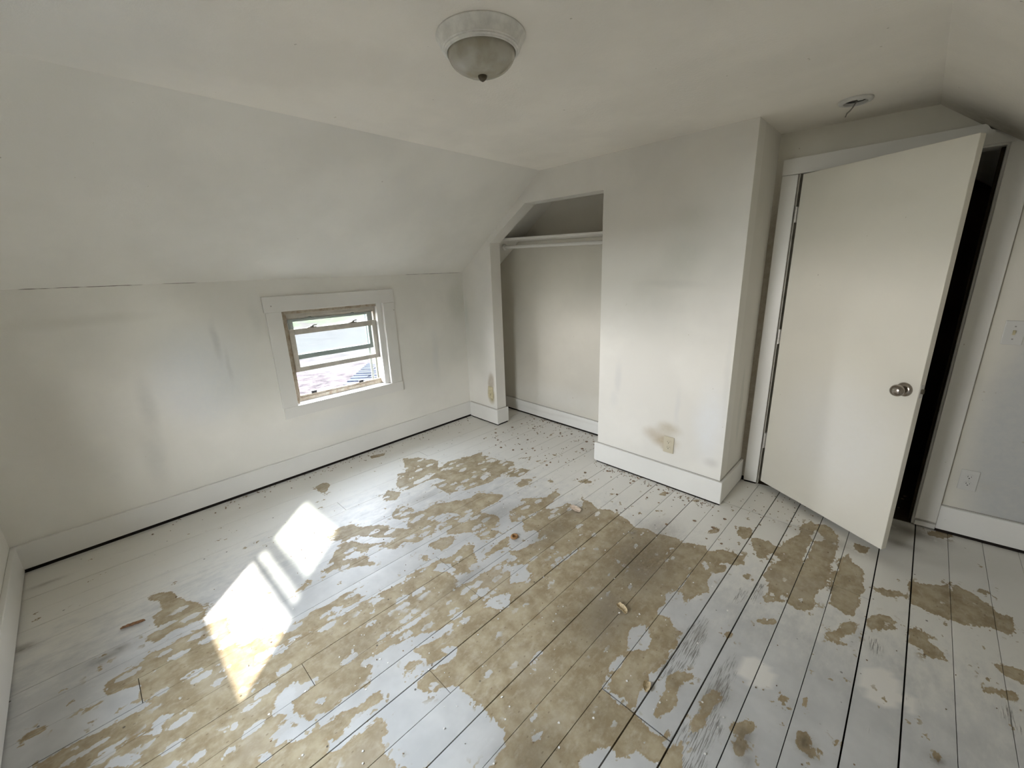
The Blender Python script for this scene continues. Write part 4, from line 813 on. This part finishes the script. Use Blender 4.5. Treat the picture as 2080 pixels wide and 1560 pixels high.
crumple('fibre_scrap', 2.366, 1.886, 0.040, 0.062, 1.2, M['fibre'], 'larger crumpled tan fibre scrap on the bare floorboards', 'scrap', 1.1, 22, 3)
crumple('fibre_scrap', 2.611, 1.631, 0.032, 0.045, 0.3, M['fibre'], 'small ribbed tan fibre scrap beside a wide board seam', 'scrap', 1.0, 24, 5)
crumple('paint_flake', 1.759, 2.387, 0.050, 0.085, 1.35, M['flake'], 'pinkish beige paint flake at edge of bare patch', 'paint flake', 0.35, 0, 8)
crumple('dry_leaf', 0.853, 0.364, 0.020, 0.085, -0.25, M['leaf'], 'brown curled dry leaf on white floor near left baseboard', 'leaf', 0.8, 0, 11)
b = MB(); vs = []; fs = []; na, nb = 20, 8
for i in range(na):
    A = 2*math.pi*i/na
    for k in range(nb):
        B = 2*math.pi*k/nb; r = 0.0150+0.0065*math.cos(B); vs.append((1.670+r*math.cos(A), 1.925+1.15*r*math.sin(A), 0.0078+0.0072*math.sin(B)))
for i in range(na):
    for k in range(nb): fs.append((i*nb+k, ((i+1) % na)*nb+k, ((i+1) % na)*nb+(k+1) % nb, i*nb+(k+1) % nb))
b._add(vs, fs); b.lathe([(0.0001, 0.001), (0.012, 0.001), (0.012, 0.0045), (0.0001, 0.0055)], (1.670, 1.925, 0), 16)
tag(b.build('nut_shell', M['ring'], smooth=True), 'round hollow brown nut shell on the patchy floor', 'nut shell')
# loose chips and grit swept along the walls: nobody could count them
rng = random.Random(21); b = MB(); b2 = MB()
def chip(bb, x, y, s):
    n = rng.choice((4, 5, 6)); a0 = rng.random()*6.28
    pl = [(x+s*(0.6+0.5*rng.random())*math.cos(a0+6.28*k/n), y+s*(0.6+0.5*rng.random())*math.sin(a0+6.28*k/n)) for k in range(n)]
    h = rng.uniform(0.001, 0.003); t = rng.uniform(-0.2, 0.2)
    bb.hexa([(px, py, 0.0008+max(0, t*(px-x))) for px, py in pl], [(px, py, 0.0008+h+max(0, t*(px-x))) for px, py in pl])
for _ in range(150): chip(b, bt+abs(rng.gauss(0.02, 0.07))+0.004, rng.uniform(0.5, 3.0), rng.uniform(0.002, 0.006))
for _ in range(90): chip(b, rng.uniform(0.55, 1.45), rng.uniform(2.75, 3.42), rng.uniform(0.002, 0.0065))
for _ in range(55): chip(b, rng.uniform(0.45, 1.45), YCB-0.022-abs(rng.gauss(0, 0.035)), rng.uniform(0.003, 0.008))
for _ in range(120): chip(b, rng.uniform(1.5, 2.39), L-bt-abs(rng.gauss(0.01, 0.05))-0.004, rng.uniform(0.002, 0.006))
for _ in range(60): chip(b, rng.uniform(2.42, 2.9), rng.uniform(3.05, 3.42), rng.uniform(0.002, 0.005))
for _ in range(160): chip(b, rng.uniform(0.5, 3.6), rng.uniform(0.5, 3.0), rng.uniform(0.0015, 0.004))
for _ in range(90): chip(b, rng.uniform(2.6, 3.27), DW(3)+rng.uniform(0.0, 0.6), rng.uniform(0.003, 0.012))
for _ in range(45): chip(b, rng.uniform(0.5, 1.45), rng.uniform(2.7, 3.40), rng.uniform(0.006, 0.015))
for _ in range(25): chip(b, rng.uniform(1.5, 2.7), rng.uniform(2.55, 3.0), rng.uniform(0.005, 0.013))
M['grit'] = plain('dark_grit', (0.24, 0.165, 0.105), 0.9, var=0.5, vscale=70)
o = b.build('grit', M['grit']); tag(o, 'scattered dark grit and crumbs over the floorboards', 'debris'); o['kind'] = 'stuff'
for _ in range(220): chip(b2, rng.uniform(1.2, 2.9), rng.uniform(0.6, 2.8), rng.uniform(0.0015, 0.005))
o = b2.build('paint_chips', M['chip']); tag(o, 'scattered pale paint chips over the bare floor patches', 'debris'); o['kind'] = 'stuff'
